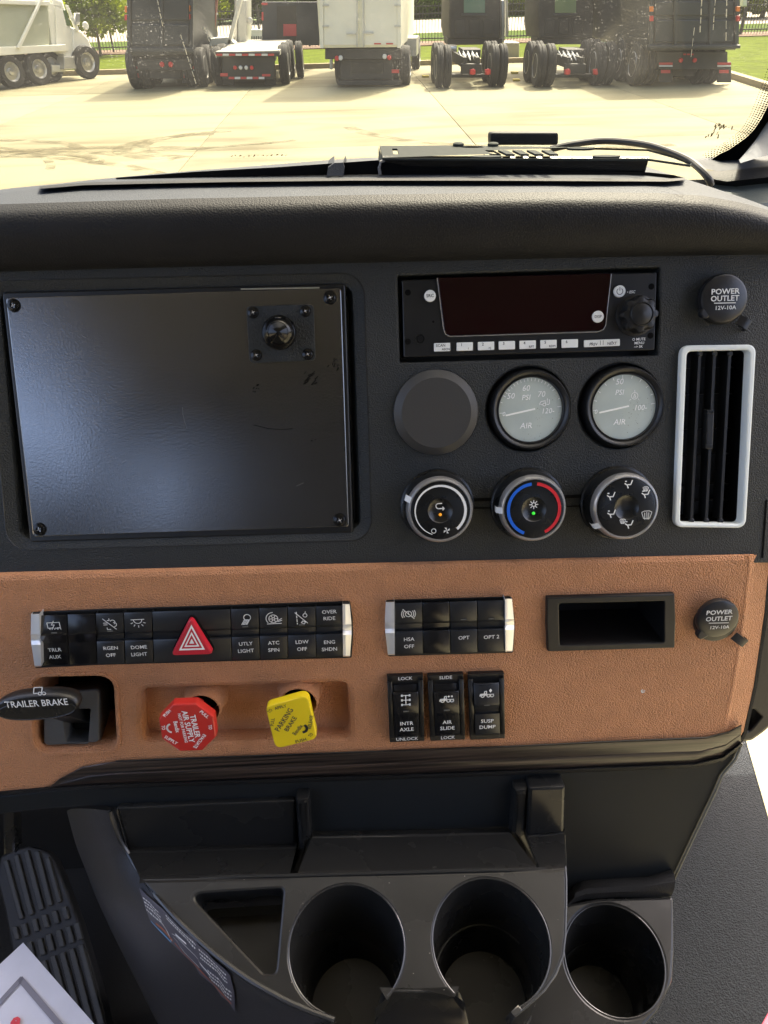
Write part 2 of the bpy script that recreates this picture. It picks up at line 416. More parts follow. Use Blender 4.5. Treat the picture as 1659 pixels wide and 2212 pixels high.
# padded brow and dash top: a section lofted along the dash
def interp(tab, x):
    if x <= tab[0][0]: return tab[0][1]
    for a, c in zip(tab[:-1], tab[1:]):
        if x <= c[0]: return a[1]+(c[1]-a[1])*(x-a[0])/(c[0]-a[0])
    return tab[-1][1]
crest_t = [(-260, 468), (0, 452), (400, 439), (800, 430), (1200, 424), (1400, 426), (1500, 432), (1580, 446), (1659, 466), (1760, 500)]
back_t = [(-260, 440), (-60, 420), (0, 412), (80, 404), (160, 394), (250, 385), (400, 373), (700, 352), (815, 346), (1200, 346), (1420, 348), (1490, 360), (1540, 385), (1600, 412), (1659, 438), (1760, 478)]
edge_t = [(-260, 583), (400, 566), (830, 556), (1300, 545), (1930, 535)]
secs = [(0, -.004), (-.006, .0), (-.0105, .006), (-.013, .015), (-.0138, .025), (-.0130, .034), (-.0095, .0415), (-.004, .0445)]
cols = []; top_pts = []
for i in range(81):
    px = -240+i*(1990/80)
    e = UP.w(px, interp(edge_t, px), 0)
    cy = interp(crest_t, px)
    lo, hi = .3, 2.2        # vertical scale so that the crest projects on its line
    for _ in range(30):
        k = (lo+hi)/2
        y = project(e+Vector((0, .001, .0445*k)))[1]
        if y > cy: lo = k
        else: hi = k
    col = [e+Vector((0, dy, dz*k if dz > 0 else dz)) for dy, dz in secs]
    cr = col[-1]
    col.append(cr+Vector((0, .010, .0018)))
    # the top runs away towards the glass until it reaches its far line
    by = interp(back_t, px); lo, hi = .02, .6
    for _ in range(30):
        m_ = (lo+hi)/2
        q = cr+Vector((0, m_, -.02*m_)); pq = project(q)
        if pq[1] > by: lo = m_
        else: hi = m_
    if px > 1560: lo = min(lo, .12)
    f = lo
    for s_ in (.25, .5, .75, 1.0): col.append(cr+Vector((0, f*s_, .002-.02*f*s_)))
    col.append(cr+Vector((0, f+.006, -.004-.02*f))); col.append(cr+Vector((0, f+.012, -.03)))
    cols.append(col); top_pts.append(cr)
nf = 9
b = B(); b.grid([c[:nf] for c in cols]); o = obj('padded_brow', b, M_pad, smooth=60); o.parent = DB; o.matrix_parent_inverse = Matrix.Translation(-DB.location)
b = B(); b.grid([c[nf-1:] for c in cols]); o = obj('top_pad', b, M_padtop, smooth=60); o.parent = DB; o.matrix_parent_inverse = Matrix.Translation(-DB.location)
ZT = top_pts[45].z            # height of the top pad
def dpart(name, b, m, label=None):
    o = obj(name, b, m, label=label); o.parent = DB; o.matrix_parent_inverse = Matrix.Translation(-DB.location); return o
# raised tray rim on the top, with its dark back wall and the grey rib
def on_top(px, py, dz=0):
    # the top pad falls 2 in 100 away from the crest
    z = ZT+.003
    for _ in range(8):
        p = on_z(px, py, z+dz)
        c = min(range(len(top_pts)-1), key=lambda i: abs(top_pts[i].x-p.x)); c = top_pts[c]
        z = z*.4+.6*(c.z+.002-.02*max(0, p.y-c.y))
    return on_z(px, py, z+dz)
front = [(84, 408), (180, 400), (300, 397), (500, 393), (760, 390), (1000, 390), (1250, 391), (1440, 392), (1478, 389)]
backl = [(84, 403), (180, 389), (300, 383), (500, 378), (760, 373), (1000, 372), (1250, 371), (1440, 372), (1470, 378)]
b = B()
b.grid([[on_top(*p, .001) for p in front], [on_top(p[0], p[1], .0035) for p in front], [on_top(p[0]+2, p[1]-5, .0035) for p in front], [on_top(p[0]+2, p[1]-6, .0) for p in front]], flip=True)
dpart('tray_rim', b, M_pad)
wall_t = [(250, 384), (420, 371), (600, 361), (700, 354), (815, 346), (880, 360), (1200, 370), (1400, 372), (1455, 378), (1478, 384)]
base = [(250, 386), (420, 382), (600, 380), (700, 378), (815, 377), (1000, 376), (1200, 376), (1400, 378), (1455, 383), (1478, 388)]
r0 = [on_top(*p, .0005) for p in base]; r1 = [on_y(t_[0], t_[1], q.y+.001) for t_, q in zip(wall_t, r0)]; r2 = [q+Vector((0, .02, -.004)) for q in r1]
b = B(); b.grid([r0, r1, r2], flip=True); dpart('defroster_wall', b, M_void)
b = B()
rb = [((706, 381), (742, 379)), ((709, 362), (744, 362)), ((722, 352), (741, 351))]
L0 = [on_top(*a, .001) for a, c in rb[:1]]+[on_y(*a, r0[4].y+.002*i-.002) for i, (a, c) in enumerate(rb[1:])]
R0 = [on_top(*c, .001) for a, c in rb[:1]]+[on_y(*c, r0[4].y+.002*i-.002) for i, (a, c) in enumerate(rb[1:])]
b.grid([L0, R0]); b.grid([R0, [p+Vector((.002, .03, 0)) for p in R0]]); b.grid([[p+Vector((0, .03, 0)) for p in L0], L0])
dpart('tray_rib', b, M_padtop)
# ================================================================ THINGS ON THE DASHBOARD
def screw(t, px, py, r, z, name='screw'):
    x, y = t.p(px, py, z); k = t.fr.k(px, py, t.h+z); r *= k
    b = B(); b.lathe([(r*1.25, 0), (r*1.2, .0006), (r, .0008), (r*.95, r*.45), (r*.6, r*.62), (r*.5, r*.62), (r*.45, r*.25)], n=24)
    o = t.part(name, b, M_screw); o.location = (x, y, z)
    b = B()
    for a in (25, 115): b.stroke([(math.cos(R(a))*-r*.4, math.sin(R(a))*-r*.4), (math.cos(R(a))*r*.4, math.sin(R(a))*r*.4)], r*.2, r*.3)
    b.lathe([(r*.2, r*.25), (r*.18, r*.42), (.0001, r*.5)], n=12, cap1=False)
    t.part('drive_slot', b, M_chrome2, o)

# blank screen cover
T = Thing('screen_cover', 'large blank black metal plate filling the screen opening, screwed at its corners', 'cover plate', UP, 405, 890, h=-.0145)
b = B(); b.plate(rpoly(ccw(T.poly([(3, 631), (746, 612), (763, 1151), (64, 1172)], .013)), .003), 0, .0125, .0012); T.part('surround', b, M_satin)
b = B(); b.plate(rpoly(ccw(T.poly([(12, 643), (737, 622), (754, 1138), (71, 1160)], .014)), .0025), .012, .0140, .0008); plate_o = T.part('plate', b, M_plate)
for s_ in ((30, 660), (713, 643), (734, 1123), (86, 1143)): screw(T, *s_, 12, .0141)
b = B(); b.plate(T.poly([(520, 623), (690, 620), (690, 623), (520, 626)], .0143), .0139, .0143); T.part('scratched_edge', b, mat('bare_metal', (.6, .58, .5), .35, metal=.8))
b = B()      # scuffs
rs = random.Random(3)
def scuff(cx, cy, n, ln, ang, sp):
    for _ in range(n):
        x, y = cx+rs.uniform(-sp, sp), cy+rs.uniform(-sp, sp); a = R(ang+rs.uniform(-25, 25)); l = ln*rs.uniform(.3, 1)
        p0, p1 = T.p(x, y, .0141), T.p(x+l*math.cos(a), y-l*math.sin(a), .0141)
        b.stroke([p0, p1], .0006*rs.uniform(.4, 1.4), .01415)
scuff(668, 820, 16, 14, 30, 13); scuff(718, 790, 8, 10, 70, 12); scuff(551, 840, 9, 4, 20, 9); scuff(676, 948, 4, 4, 0, 7)
b.stroke([T.p(x, y, .0141) for x, y in ((548, 918), (580, 926), (610, 928), (632, 926))], .0004, .01415)
T.part('scuff_mark', b, M_void, kind='stuff')
b = B(); b.stroke([T.p(x, y, .0141) for x, y in ((394, 880), (395, 895), (399, 912), (404, 926))], .00025, .01416)
b.stroke([T.p(x, y, .0141) for x, y in ((640, 1050), (656, 1043))], .0002, .01416); b.stroke([T.p(x, y, .0141) for x, y in ((224, 1145), (225, 1152))], .0003, .01416)
T.part('scratch', b, mat('grey_scratch', (.16, .16, .165), .5), kind='stuff')

T = Thing('ball_mount', 'small square black plate with round ball knob on the blank screen plate', 'ball mount', UP, 606, 720, h=-.0004)
b = B(); b.plate(rpoly(ccw(T.poly([(532, 662), (678, 657), (682, 779), (540, 785)])), .0038), 0, .0018, .0006); T.part('mount_plate', b, M_panel)
for s_ in ((547, 675), (660, 672), (665, 765), (554, 767)): screw(T, *s_, 10, .0018)
k = T.k(606, 720); r = 37*k; b = B()
b.lathe([(r*.72, .001), (r*.72, .004), (r*.97, .0065), (r, .0095), (r*.98, .012), (r*.85, .0155), (r*.62, .0182), (r*.58, .0186), (r*.56, .0183), (r*.3, .0205), (r*.05, .0222), (0.00001, .0223)], n=48, cap1=False)
T.part('ball_knob', b, mat('polished_black_knob', (.006, .006, .006), .14, spec=.35))
b = B()
for a0, a1, rr in ((75, 100, .8), (0, 15, .85), (215, 235, .9)): b.tube([(r*rr*math.cos(R(a0+(a1-a0)*i/4)), r*rr*math.sin(R(a0+(a1-a0)*i/4)), .0166-.004*(rr-.8)/.1) for i in range(5)], .00018, 5)
T.part('nick', b, M_chrome2)

# pale nick on the tan panel
b = B(); b.stroke([tuple(BP.at(x, y, .0)[:2]) for x, y in ((1388, 1489), (1385, 1492), (1387, 1496), (1392, 1494))], .0009, .0003); b.stroke([tuple(BP.at(x, y, .0)[:2]) for x, y in ((1387, 1493), (1393, 1491))], .0006, .0003)
on_frame(obj('surface_nick', b, M_wprint, kind='stuff'), BP)
# radio
T = Thing('radio', 'black truck radio with dark display and white buttons above the gauges', 'radio', UP, 1140, 680, h=-.019)
F_ = .0175
b = B(); b.plate(rpoly(ccw(T.poly([(868, 605), (1419, 588), (1414, 756), (872, 772)], F_)), .0012, 3), 0, F_, .0007, bottom=False)
T.part('faceplate', b, M_satin)
b = B(); disp = [(945, 600), (1319, 591), (1307, 714), (961, 725)]
b.plate(rpoly(T.poly(disp, F_)[::-1], [.0035, .0035, .0005, .0005][::1]), F_-.001, F_+.0009, .0003)
T.part('display', b, mat('dark_display', (.010, .002, .003), .06, spec=.35))
# bezel line round the display's lower edge
b = B(); b.tube([(*T.p(x, y, F_), F_+.0009) for x, y in ((944, 600), (958, 712), (962, 722), (972, 727), (1290, 717), (1303, 712), (1308, 702), (1320, 592))], .00035, 6); T.part('display_rim', b, M_chrome2)
def rbtn(px, py, r, txt, hp):
    x, y = T.p(px, py, F_+.002); k = T.k(px, py); b = B()
    b.lathe([(r*k*1.15, F_), (r*k*1.12, F_+.0006), (r*k*1.02, F_+.0004)], (x, y, 0), n=32, cap1=False); T.part('button_ring', b, M_black)
    b = B(); b.lathe([(r*k, F_), (r*k, F_+.0018), (r*k*.92, F_+.0023)], (x, y, 0), n=32); o = T.part('button', b, M_wbtn)
    if txt: T.text(txt, px, py, hp, F_+.0024, M_dprint, parent=o)
    return o
rbtn(929, 639, 12.5, 'SRC', 6.5); rbtn(1292, 684, 12.5, 'DISP', 5.5); o = rbtn(1339, 629, 12.5, None, 0)
icon(T, [arc(0, -.05, .8, 125, 415, 18), [(0, .2), (0, 1)]], 1339, 629, 8, F_+.0024, 1.4, M_dprint, o)
for i, (px, a, c_) in enumerate(((955, 'SCAN', 'ASCN'), (1004, '1', '/'), (1050, '2', '>|'), (1095, '3', ''), (1140, '4', 'RPT'), (1185, '5', 'RDM'), (1231, '6', ''))):
    py = 750-(px-955)*.029; hw = 17.5
    b = B(); b.plate(rpoly(ccw(T.poly([(px-hw-2, py-10), (px+hw+2, py-11), (px+hw+2, py+11), (px-hw-2, py+12)], F_)), .0008, 3), F_-.001, F_+.0003, .0001); T.part('button_well', b, M_black)
    b = B(); b.plate(rpoly(ccw(T.poly([(px-hw, py-8.5), (px+hw, py-9.5), (px+hw, py+8.5), (px-hw, py+9.5)], F_+.0012)), .0006, 3), F_, F_+.0014, .0002); o = T.part('button', b, M_wbtn)
    T.text(a, px-(7 if len(a) == 1 else 3), py-3.5, 6 if len(a) == 1 else 5.5, F_+.0015, M_dprint, parent=o)
    if c_: T.text(c_, px+8, py+4.5, 4.6, F_+.0015, M_dprint, parent=o)
b = B(); b.plate(rpoly(ccw(T.poly([(1260, 733), (1341, 730), (1341, 749), (1260, 752)], F_)), .0008, 3), F_-.001, F_+.0003, .0001); T.part('button_well', b, M_black)
b = B(); b.plate(rpoly(ccw(T.poly([(1262, 735), (1339, 732), (1339, 747), (1262, 750)], F_+.0012)), .0006, 3), F_, F_+.0014, .0002); o = T.part('button', b, M_wbtn)
T.text('PREV', 1282, 744, 5.5, F_+.0015, M_dprint, parent=o); T.text('NEXT', 1322, 742, 5.5, F_+.0015, M_dprint, parent=o)
icon(T, [[(-8, .3), (-7.4, -.3), (-6.8, .3)], [(6.8, -.1), (7.4, .5), (8, -.1)], [(-1, -1.6), (-1, 1.4)], [(1, -1.6), (1, 1.4)]], 1300, 740, 3, F_+.0015, .9, M_dprint, o)
b = B()
for hx, hy, hr in ((881, 632, 6.5), (881, 738, 6.5), (1407, 619, 6.5), (1405, 725, 6.5), (936, 695, 2.5)):
    x, y = T.p(hx, hy, F_); k = T.k(hx, hy); b.lathe([(hr*k, F_), (hr*k, F_+.0002), (hr*k*.9, F_+.0002)], (x, y, 0), n=20)
T.part('mounting_hole', b, M_void, kind='stuff')
b = B(); x, y = T.p(908, 732, F_); k = T.k(908, 732)
b.lathe([(11*k, F_), (11*k, F_+.0012), (9*k, F_+.0013), (8*k, F_+.0003)], (x, y, 0), n=28, cap1=False); b.lathe([(5.5*k, F_), (5.5*k, F_+.001), (3*k, F_+.001)], (x, y, 0), n=20, cap1=False); T.part('jack', b, M_black)
# radio knob
x, y = T.p(1373, 681, F_); k = T.k(1373, 681); ro = 43*k; n = 72
def lobed(r, amp): return [(r*(1+amp*math.tanh(2.5*math.cos(8*2*math.pi*i/n)))*math.cos(2*math.pi*i/n), r*(1+amp*math.tanh(2.5*math.cos(8*2*math.pi*i/n)))*math.sin(2*math.pi*i/n)) for i in range(n)]
b = B(); b.lathe([(ro*1.0, F_), (ro*1.0, F_+.0010), (ro*.9, F_+.0016)], (x, y, 0), n=48); T.part('knob_base', b, M_black)
kb = B(); pr = None
for r, a, z in ((.86, .0, .001), (.86, .085, .0025), (.84, .085, .009), (.78, .085, .0105), (.66, .05, .011), (.6, 0, .0112)):
    q = kb.ring([(x+p[0], y+p[1]) for p in lobed(ro*r, a)], F_+z)
    if pr is not None: kb.bridge(pr, q, n)
    pr = q
kb.f.append(tuple(range(pr, pr+n))); T.part('knob', kb, M_black)
b = B(); b.lathe([(23*k*1.08, F_+.011), (23*k*1.05, F_+.0128), (23*k, F_+.0132), (23*k*.96, F_+.0126), (23*k*.6, F_+.0138), (.00001, F_+.0142)], (x, y, 0), n=40, cap1=False); T.part('knob_cap', b, M_satin)
T.text('• ESC', 1363, 631, 5.5, F_+.0002, shear=.2); T.text('O MUTE', 1380, 733, 5.4, F_+.0002); T.text('MENU', 1381, 741, 5.4, F_+.0002); T.text('~> 5K', 1379, 749, 5, F_+.0002)

# gauges
def gauge(px, py, dx, dy, label, full):
    T = Thing('air_gauge' if full else 'gauge_blank', label, 'gauge' if full else 'blank cover', UP, px, py, 'round gauges under the radio' if full else None, h=-.0093 if full else 0)
    k = T.k(px, py)
    if not full:
        r = 91*k; b = B(); b.lathe([(r, 0), (r, .001), (r*.99, .0022), (r*.96, .0028), (r*.83, .0062), (r*.815, .0066), (.00001, .0066)], n=64, cap1=False)
        T.part('cover', b, M_pad2); return
    r = 90*k
    b = B(); b.lathe([(r*.99, 0), (r*.985, .0030), (r*.95, .0092), (r*.93, .0120), (r*.90, .0130), (r*.86, .0126), (r*.80, .0104), (r*.79, .0085)], n=64, cap1=False); T.part('bezel', b, M_satin)
    zf = .009; x0, y0 = T.p(dx, dy, zf)
    b = B(); b.lathe([(r*.795, .0107), (r*.775, .0109), (r*.760, .0095), (r*.755, zf-.0005)], n=64, cap1=False); T.part('inner_ring', b, M_black)
    b = B(); b.lathe([(r*.76, zf-.001), (r*.76, zf), (.00001, zf)], n=64, cap1=False); d = T.part('dial', b, M_dial)
    pk = lambda a, rr: (rr*68*k*math.cos(R(a)), rr*68*k*math.sin(R(a)))
    b = B()
    ticks = ([(a, .9) for a in range(35, 150, 7)]+[(0, .86), (15, .93), (160, .93), (180, .88)]) if full == 1 else [(0, .86), (18, .9), (36, .9), (54, .9), (72, .9), (90, .87), (108, .9), (126, .9), (144, .9), (162, .9), (180, .9)]
    for a, ri in ticks: b.stroke([pk(a+4, ri), pk(a+4, .98)], 1.5*k, zf+.00025)
    T.part('tick', b, M_white, d, kind='stuff')
    b = B(); tip = pk(190, .80); b.stroke([pk(12, .12), tip], 3.6*k, zf+.0016); b.lathe([(12*k, zf), (11*k, zf+.0011), (.0001, zf+.0012)], n=24, cap1=False) if False else None
    T.part('needle', b, mat('needle_white', (.9, .9, .85), .4))
    tx = (lambda s, x, y, h, sh=.18: T.text(s, dx+x, dy+y, h, zf+.0003, mat('dial_print', (.95, .95, .92), .4), parent=d, shear=sh, bold=.008))
    if full == 1:
        tx('60', -5, -47, 12); tx('50', -38, -30, 12); tx('70', 28, -34, 12); tx('PSI', -5, -27, 11); tx('AIR', -5, 34, 12); tx('120-', 42, 2, 11); tx('0', -53, 9, 9)
        icon(T, [arc(-.3, -.5, .3, 0, 360, 8), [(-1.2, -.5), (-.6, -.5)], [(-1.2, -.3), (-.9, .1), (-.1, .2), (0, -.4)], [(.3, .6), (.3, -.1)], [(.2, -.5), (.6, -.5)], [(.7, .4), (.7, -.4)]], dx+38, dy-18, 11, zf+.0003, 2, M_white, d)
    else:
        tx('50', -5, -56, 12); tx('PSI', -5, -33, 11); tx('AIR', -5, 31, 12); tx('100-', 40, 0, 11); tx('0', -56, 9, 9)
        icon(T, [arc(0, 0, .7, 0, 360, 16), [(0, .8), (0, 1.2)], [(-.8, -.7), (-1.1, -.9)], [(.8, -.7), (1.1, -.9)], [(-.25, -.3), (0, .4), (.25, -.3), (-.25, -.3)]], dx+28, dy-26, 10, zf+.0003, 1.4, M_white, d)
    # print wear: dust specks on the glass
    rs = random.Random(full*5); b = B()
    for _ in range(46):
        a, rr = rs.uniform(-110, 30), rs.uniform(.2, .95); q = pk(a, rr); s = rs.uniform(.3, 1.0)*k
        b.f.append(tuple(range(len(b.v), len(b.v)+5))); b.add([(q[0]+s*math.cos(j*1.257), q[1]+s*math.sin(j*1.257), zf+.00035) for j in range(5)])
    T.part('dust_speck', b, mat('brown_dust', (.16, .15, .1), .8), d, kind='stuff')
M_pad2 = mat('soft_touch_grey', (.042, .040, .037), .5, bump=.35, bscale=1100, bdist=.0004)
gauge(941, 891, 941, 891, 'plain round dark blank cover beside the first air gauge', 0)
gauge(1140, 884, 1141, 886, 'air pressure gauge with pale dial marked 60 PSI and 120', 1)
gauge(1339, 878, 1343, 881, 'air pressure gauge with pale dial marked 50 PSI and 100 beside the vent', 2)

# climate knobs
def climate(bx, by, fx, fy, label, kind):
    T = Thing('climate_knob', label, 'knob', UP, bx, by, 'climate control knobs below the gauges')
    k = T.k(bx, by); r = 76*k; Z = .021
    oo = T.p(fx, fy, Z); T.o0 = T.o0+Vector((oo[0], oo[1], 0)); mm = UP.M.copy(); mm.translation = UP.M @ T.o0; T.e.matrix_world = mm
    b = B(); b.lathe([(r*1.05, 0), (r*1.04, .0015), (r*.99, .002), (r*.985, .004), (r*.965, .010), (r*.92, .0152)], n=64, cap1=False); T.part('body', b, M_gloss)
    b = B(); b.lathe([(r*.925, .0150), (r*.915, .0175), (r*.89, .0203), (r*.855, Z+.0007), (r*.825, Z+.0008), (r*.805, Z-.0004)], n=64, cap1=False); T.part('chrome_ring', b, mat('knob_chrome', (.55, .54, .53), .3, metal=.8))
    b = B(); b.lathe([(r*.81, Z-.0008), (r*.80, Z), (r*.74, Z+.0004), (r*.34, Z+.0006), (r*.32, Z+.0001), (r*.22, Z-.0012), (r*.1, Z-.0018), (.00001, Z-.0019)], n=64, cap1=False); T.part('face', b, M_gloss)
    q = T.p(fx, fy, Z+.001); zz = Z+.0009
    def A(r0, a0, a1, wd, m, name='arc', tip=None):
        b = B(); n = 40; pts_o = []; pts_i = []
        for i in range(n+1):
            a = R(a0+(a1-a0)*i/n); w_ = wd if not tip else wd*(tip+(1-tip)*min(1, i/n*1.3))
            pts_o.append(((r0+w_/2)*math.cos(a), (r0+w_/2)*math.sin(a), zz)); pts_i.append(((r0-w_/2)*math.cos(a), (r0-w_/2)*math.sin(a), zz))
        b.grid([pts_i, pts_o], flip=a1 > a0); T.part(name, b, m)
    off = T.p(bx+10, by+11, 0)
    if kind == 'fan':
        A(r*.69, 250, -50, r*.075, M_wprint, 'fan_arc', .25)
        icon(T, [[(.9, -.2), (1.3, -.6), (.9, -1.0)], [(1.3, -.6), (-.2, -.6)], arc(-.2, .1, .7, 270, 90, 10), [(-.2, .8), (.7, .8)]], fx-2, fy-9, 8, zz-.002+.002, 2.2)
        icon(T, [arc(0, 0, .8, 0, 360, 16)], fx-14, fy+44, 6, zz, 1.6)
        icon(T, [], fx+14, fy+43, 8, zz, 1, fills=[[(0, 0), (.75*math.cos(R(a-22)), .75*math.sin(R(a-22))), (math.cos(R(a+15)), math.sin(R(a+15)))] for a in (20, 110, 200, 290)])
        led = (.9, .35, .02)
    elif kind == 'temp':
        A(r*.70, 247, 95, r*.085, M_blue, 'blue_arc'); A(r*.70, 83, -65, r*.085, M_redarc, 'red_arc')
        icon(T, [arc(0, 0, .5, 0, 360, 8)]+[[(.6*math.cos(R(a)), .6*math.sin(R(a))), (1.1*math.cos(R(a)), 1.1*math.sin(R(a)))] for a in range(0, 360, 45)], fx, fy-10, 8.5, zz, 1.7)
        led = (.05, .8, .05)
    else:
        man = [[(-.8, .7), (-.5, .7)], [(-.1, -.9), (-.35, -.1), (.5, -.1), (.9, .9)], [(-.9, .2), (-.5, -.1)]]
        for dx, dy in ((5, -50), (-33, -24), (42, -29), (-32, 14), (6, 37)):
            icon(T, man, fx+dx, fy+dy, 9, zz, 2.4)
        for dx, dy, s in ((42, -40, 6), (44, 16, 11), (-8, 30, 6)):
            icon(T, [[(-1, .5), (-.5, .75), (.5, .75), (1, .5), (.6, -.7), (-.6, -.7), (-1, .5)], [(-.4, .4), (-.35, -.9)], [(0, .5), (.1, -.9)], [(.4, .4), (.4, -.9)]], fx+dx, fy+dy, s, zz, 1.3)
        led = None
    x0, y0 = 0, 0
    if led:
        b = B(); b.lathe([(3.4*k, Z-.001), (3.0*k, Z-.0001), (.00001, Z+.0003)], (0, -9*k, 0), n=16, cap1=False)
        T.part('indicator_lamp', b, mat('lamp_%s' % ('amber' if kind == 'fan' else 'green'), led, .4, emit=(led, .07)))
    a = {'fan': 158, 'temp': 180, 'mode': 212}[kind]
    b = B(); c_, s_ = math.cos(R(a)), math.sin(R(a)); wq = 6.5*k
    i = b.add([(c_*r*.99-s_*u*wq, s_*r*.99+c_*u*wq, zq) for u, zq in ((-1, .010), (1, .010))]+[(c_*r*.86-s_*u*wq, s_*r*.86+c_*u*wq, zq) for u, zq in ((1, Z+.0009), (-1, Z+.0009))]+[(c_*r*1.0-s_*u*wq, s_*r*1.0+c_*u*wq, zq) for u, zq in ((1, .0165), (-1, .0165))])
    b.f += [(i, i+1, i+4, i+5), (i+5, i+4, i+2, i+3)]
    T.part('pointer_mark', b, M_wprint)
climate(943, 1085, 951, 1103, 'fan speed knob with white arc and amber lamp', 'fan')
climate(1145, 1081, 1153, 1100, 'temperature knob with blue and red arcs', 'temp')
climate(1344, 1077, 1353, 1096, 'air direction knob with ring of small airflow figures', 'mode')
# air vent
T = Thing('air_vent', 'tall narrow air vent with white frame and upright black vanes', 'air vent', UP, 1545, 942)
b = B(); vo = rpoly(ccw(T.poly([(1471, 746), (1634, 744), (1611, 1141), (1456, 1139)], .004)), .0075, 8); vi = rpoly(ccw(T.poly([(1484, 759), (1620, 756), (1602, 1132), (1469, 1130)], .004)), .0042, 8)
b.plate(vo, -.002, .0045, .0012, [vi], .0012, hz=[-.006]); T.part('frame', b, M_vent)
b = B(); pr = None
for z, d in ((.0005, -.0002), (-.028, .001)):
    q = b.ring(inset(vi, d), z)
    if pr is not None: b.bridge(pr, q, len(vi), flip=True)
    pr = q
T.part('duct', b, M_void)
for xt, xb in ((1512, 1494), (1544, 1526), (1577, 1557)):
    b = B(); a = T.p(xt, 764, -.002); c = T.p(xb, 1125, -.002); w_ = .0011
    for (p, q) in ((a, c),):
        pts = [(p[0], p[1]-.001), (q[0], q[1]+.001)]
        i = b.add([(pts[0][0]-w_, pts[0][1], -.002), (pts[0][0]+w_, pts[0][1], -.002), (pts[1][0]+w_, pts[1][1], -.002), (pts[1][0]-w_, pts[1][1], -.002),
                   (pts[0][0]-w_, pts[0][1], -.014), (pts[0][0]+w_, pts[0][1], -.014), (pts[1][0]+w_, pts[1][1], -.014), (pts[1][0]-w_, pts[1][1], -.014)])
        b.f += [(i+3, i+2, i+1, i), (i, i+1, i+5, i+4), (i+2, i+3, i+7, i+6), (i+1, i+2, i+6, i+5), (i+3, i, i+4, i+7)]
    T.part('vane', b, M_satin)
    for p in (a, c):
        b = B(); b.lathe([(.0021, -.004), (.0021, -.0015), (.0014, -.001)], (p[0], p[1], 0), n=14); T.part('vane_pivot', b, M_satin)
for py in (798, 855, 930, 985, 1050, 1085):
    b = B(); a = T.p(1480, py, -.018); c = T.p(1612, py-3, -.018)
    b.box(a[0], c[0], a[1]-.0005, a[1]+.0005, -.026, -.018); T.part('cross_blade', b, M_black)
b = B(); b.plate(rpoly(ccw(T.poly([(1528, 885), (1543, 885), (1540, 970), (1525, 970)], .002)), .001), -.006, .0022, .0008); tb = T.part('slider_tab', b, M_satin)
b = B(); b.plate(ccw(T.poly([(1528, 886), (1543, 886), (1542, 893), (1527, 893)], .003)), .002, .0028, .0002); b.plate(ccw(T.poly([(1525, 961), (1540, 961), (1540, 968), (1525, 968)], .003)), .002, .0028, .0002); T.part('tab_ridge', b, M_gloss, tb, kind='stuff')

# power outlets
def outlet(fr, lx, ly, r, label, tail, tab, tscale):
    T = Thing('power_outlet', label, 'power outlet', fr, lx-7, ly+2, 'twelve volt power outlets')
    k = T.k(lx, ly); rr = r*k
    b = B(); b.lathe([(rr*1.0, 0), (rr*1.0, .003), (rr*.97, .0045), (rr*.9, .005)], n=48); T.part('socket_ring', b, M_satin)
    cx, cy = T.p(lx, ly, .009); Z = .0085
    b = B(); b.lathe([(rr*.86, .0045), (rr*.95, .0052), (rr*.965, .0075), (rr*.93, Z+.0008), (rr*.85, Z+.0016), (rr*.4, Z+.0022), (.00001, Z+.0023)], (cx, cy, 0), n=56, cap1=False); lid = T.part('lid', b, M_rub2)
    # thumb tab
    tx, ty = T.p(*tab, .008); b = B()
    d = Vector((tx-cx, ty-cy)); a = math.atan2(d.y, d.x); pts = []
    for i in range(9): pts.append((tx+.0042*math.cos(a-math.pi/2+math.pi*i/8), ty+.0042*math.sin(a-math.pi/2+math.pi*i/8)))
    pts += [(cx+rr*.6*math.cos(a+.75), cy+rr*.6*math.sin(a+.75)), (cx+rr*.6*math.cos(a-.75), cy+rr*.6*math.sin(a-.75))]
    b.plate(pts, .0052, .0098, .0012); T.part('thumb_tab', b, M_rub2, lid)
    # strap
    p0 = T.p(*tail[0], .004); p1 = T.p(*tail[1], .004); d = Vector((p1[0]-p0[0], p1[1]-p0[1])); ln = d.length; d.normalize(); q = Vector((-d.y, d.x))*.0036
    rows = []
    for s_, z in ((0, .006), (.35, .0075), (.7, .0078), (.9, .007), (1.0, .0045), (1.0, .0015), (.9, .0)):
        c_ = Vector(p0)+d*ln*s_; rows.append([(c_.x-q.x, c_.y-q.y, z-.0022), (c_.x-q.x, c_.y-q.y, z), (c_.x+q.x, c_.y+q.y, z), (c_.x+q.x, c_.y+q.y, z-.0022)])
    b = B(); b.grid(rows, flip=False); T.part('strap', b, M_rub2)
    z = Z+.0025; s = tscale
    T.text('POWER', lx+3, ly-15*s, 11*s, z, M_wlet, bold=.018, parent=lid, wpx=61*s); T.text('OUTLET', lx+2, ly+0*s, 11*s, z, M_wlet, bold=.018, parent=lid, wpx=61*s)
    b = B(); b.stroke([T.p(lx-21*s, ly+10*s, z), T.p(lx+25*s, ly+9*s, z)], .0006, z); T.part('print_line', b, M_wlet, lid)
    T.text('12V-10A', lx+3, ly+20*s, 8*s, z, M_wlet, bold=.012, parent=lid, wpx=44*s)
M_rub2 = mat('semi_gloss_rubber', (.016, .016, .017), .32, bump=.06, bscale=200)
M_wlet = mat('raised_white_letters', (.72, .72, .7), .5)
outlet(UP, 1564, 645, 52, 'power outlet with black rubber cap on the black panel above the vent', ((1592, 690), (1617, 706)), (1523, 676), 1.0)
outlet(BP, 1551, 1337, 46, 'power outlet with black rubber cap on the tan panel beside the cubby', ((1582, 1370), (1609, 1389)), (1515, 1370), .92)
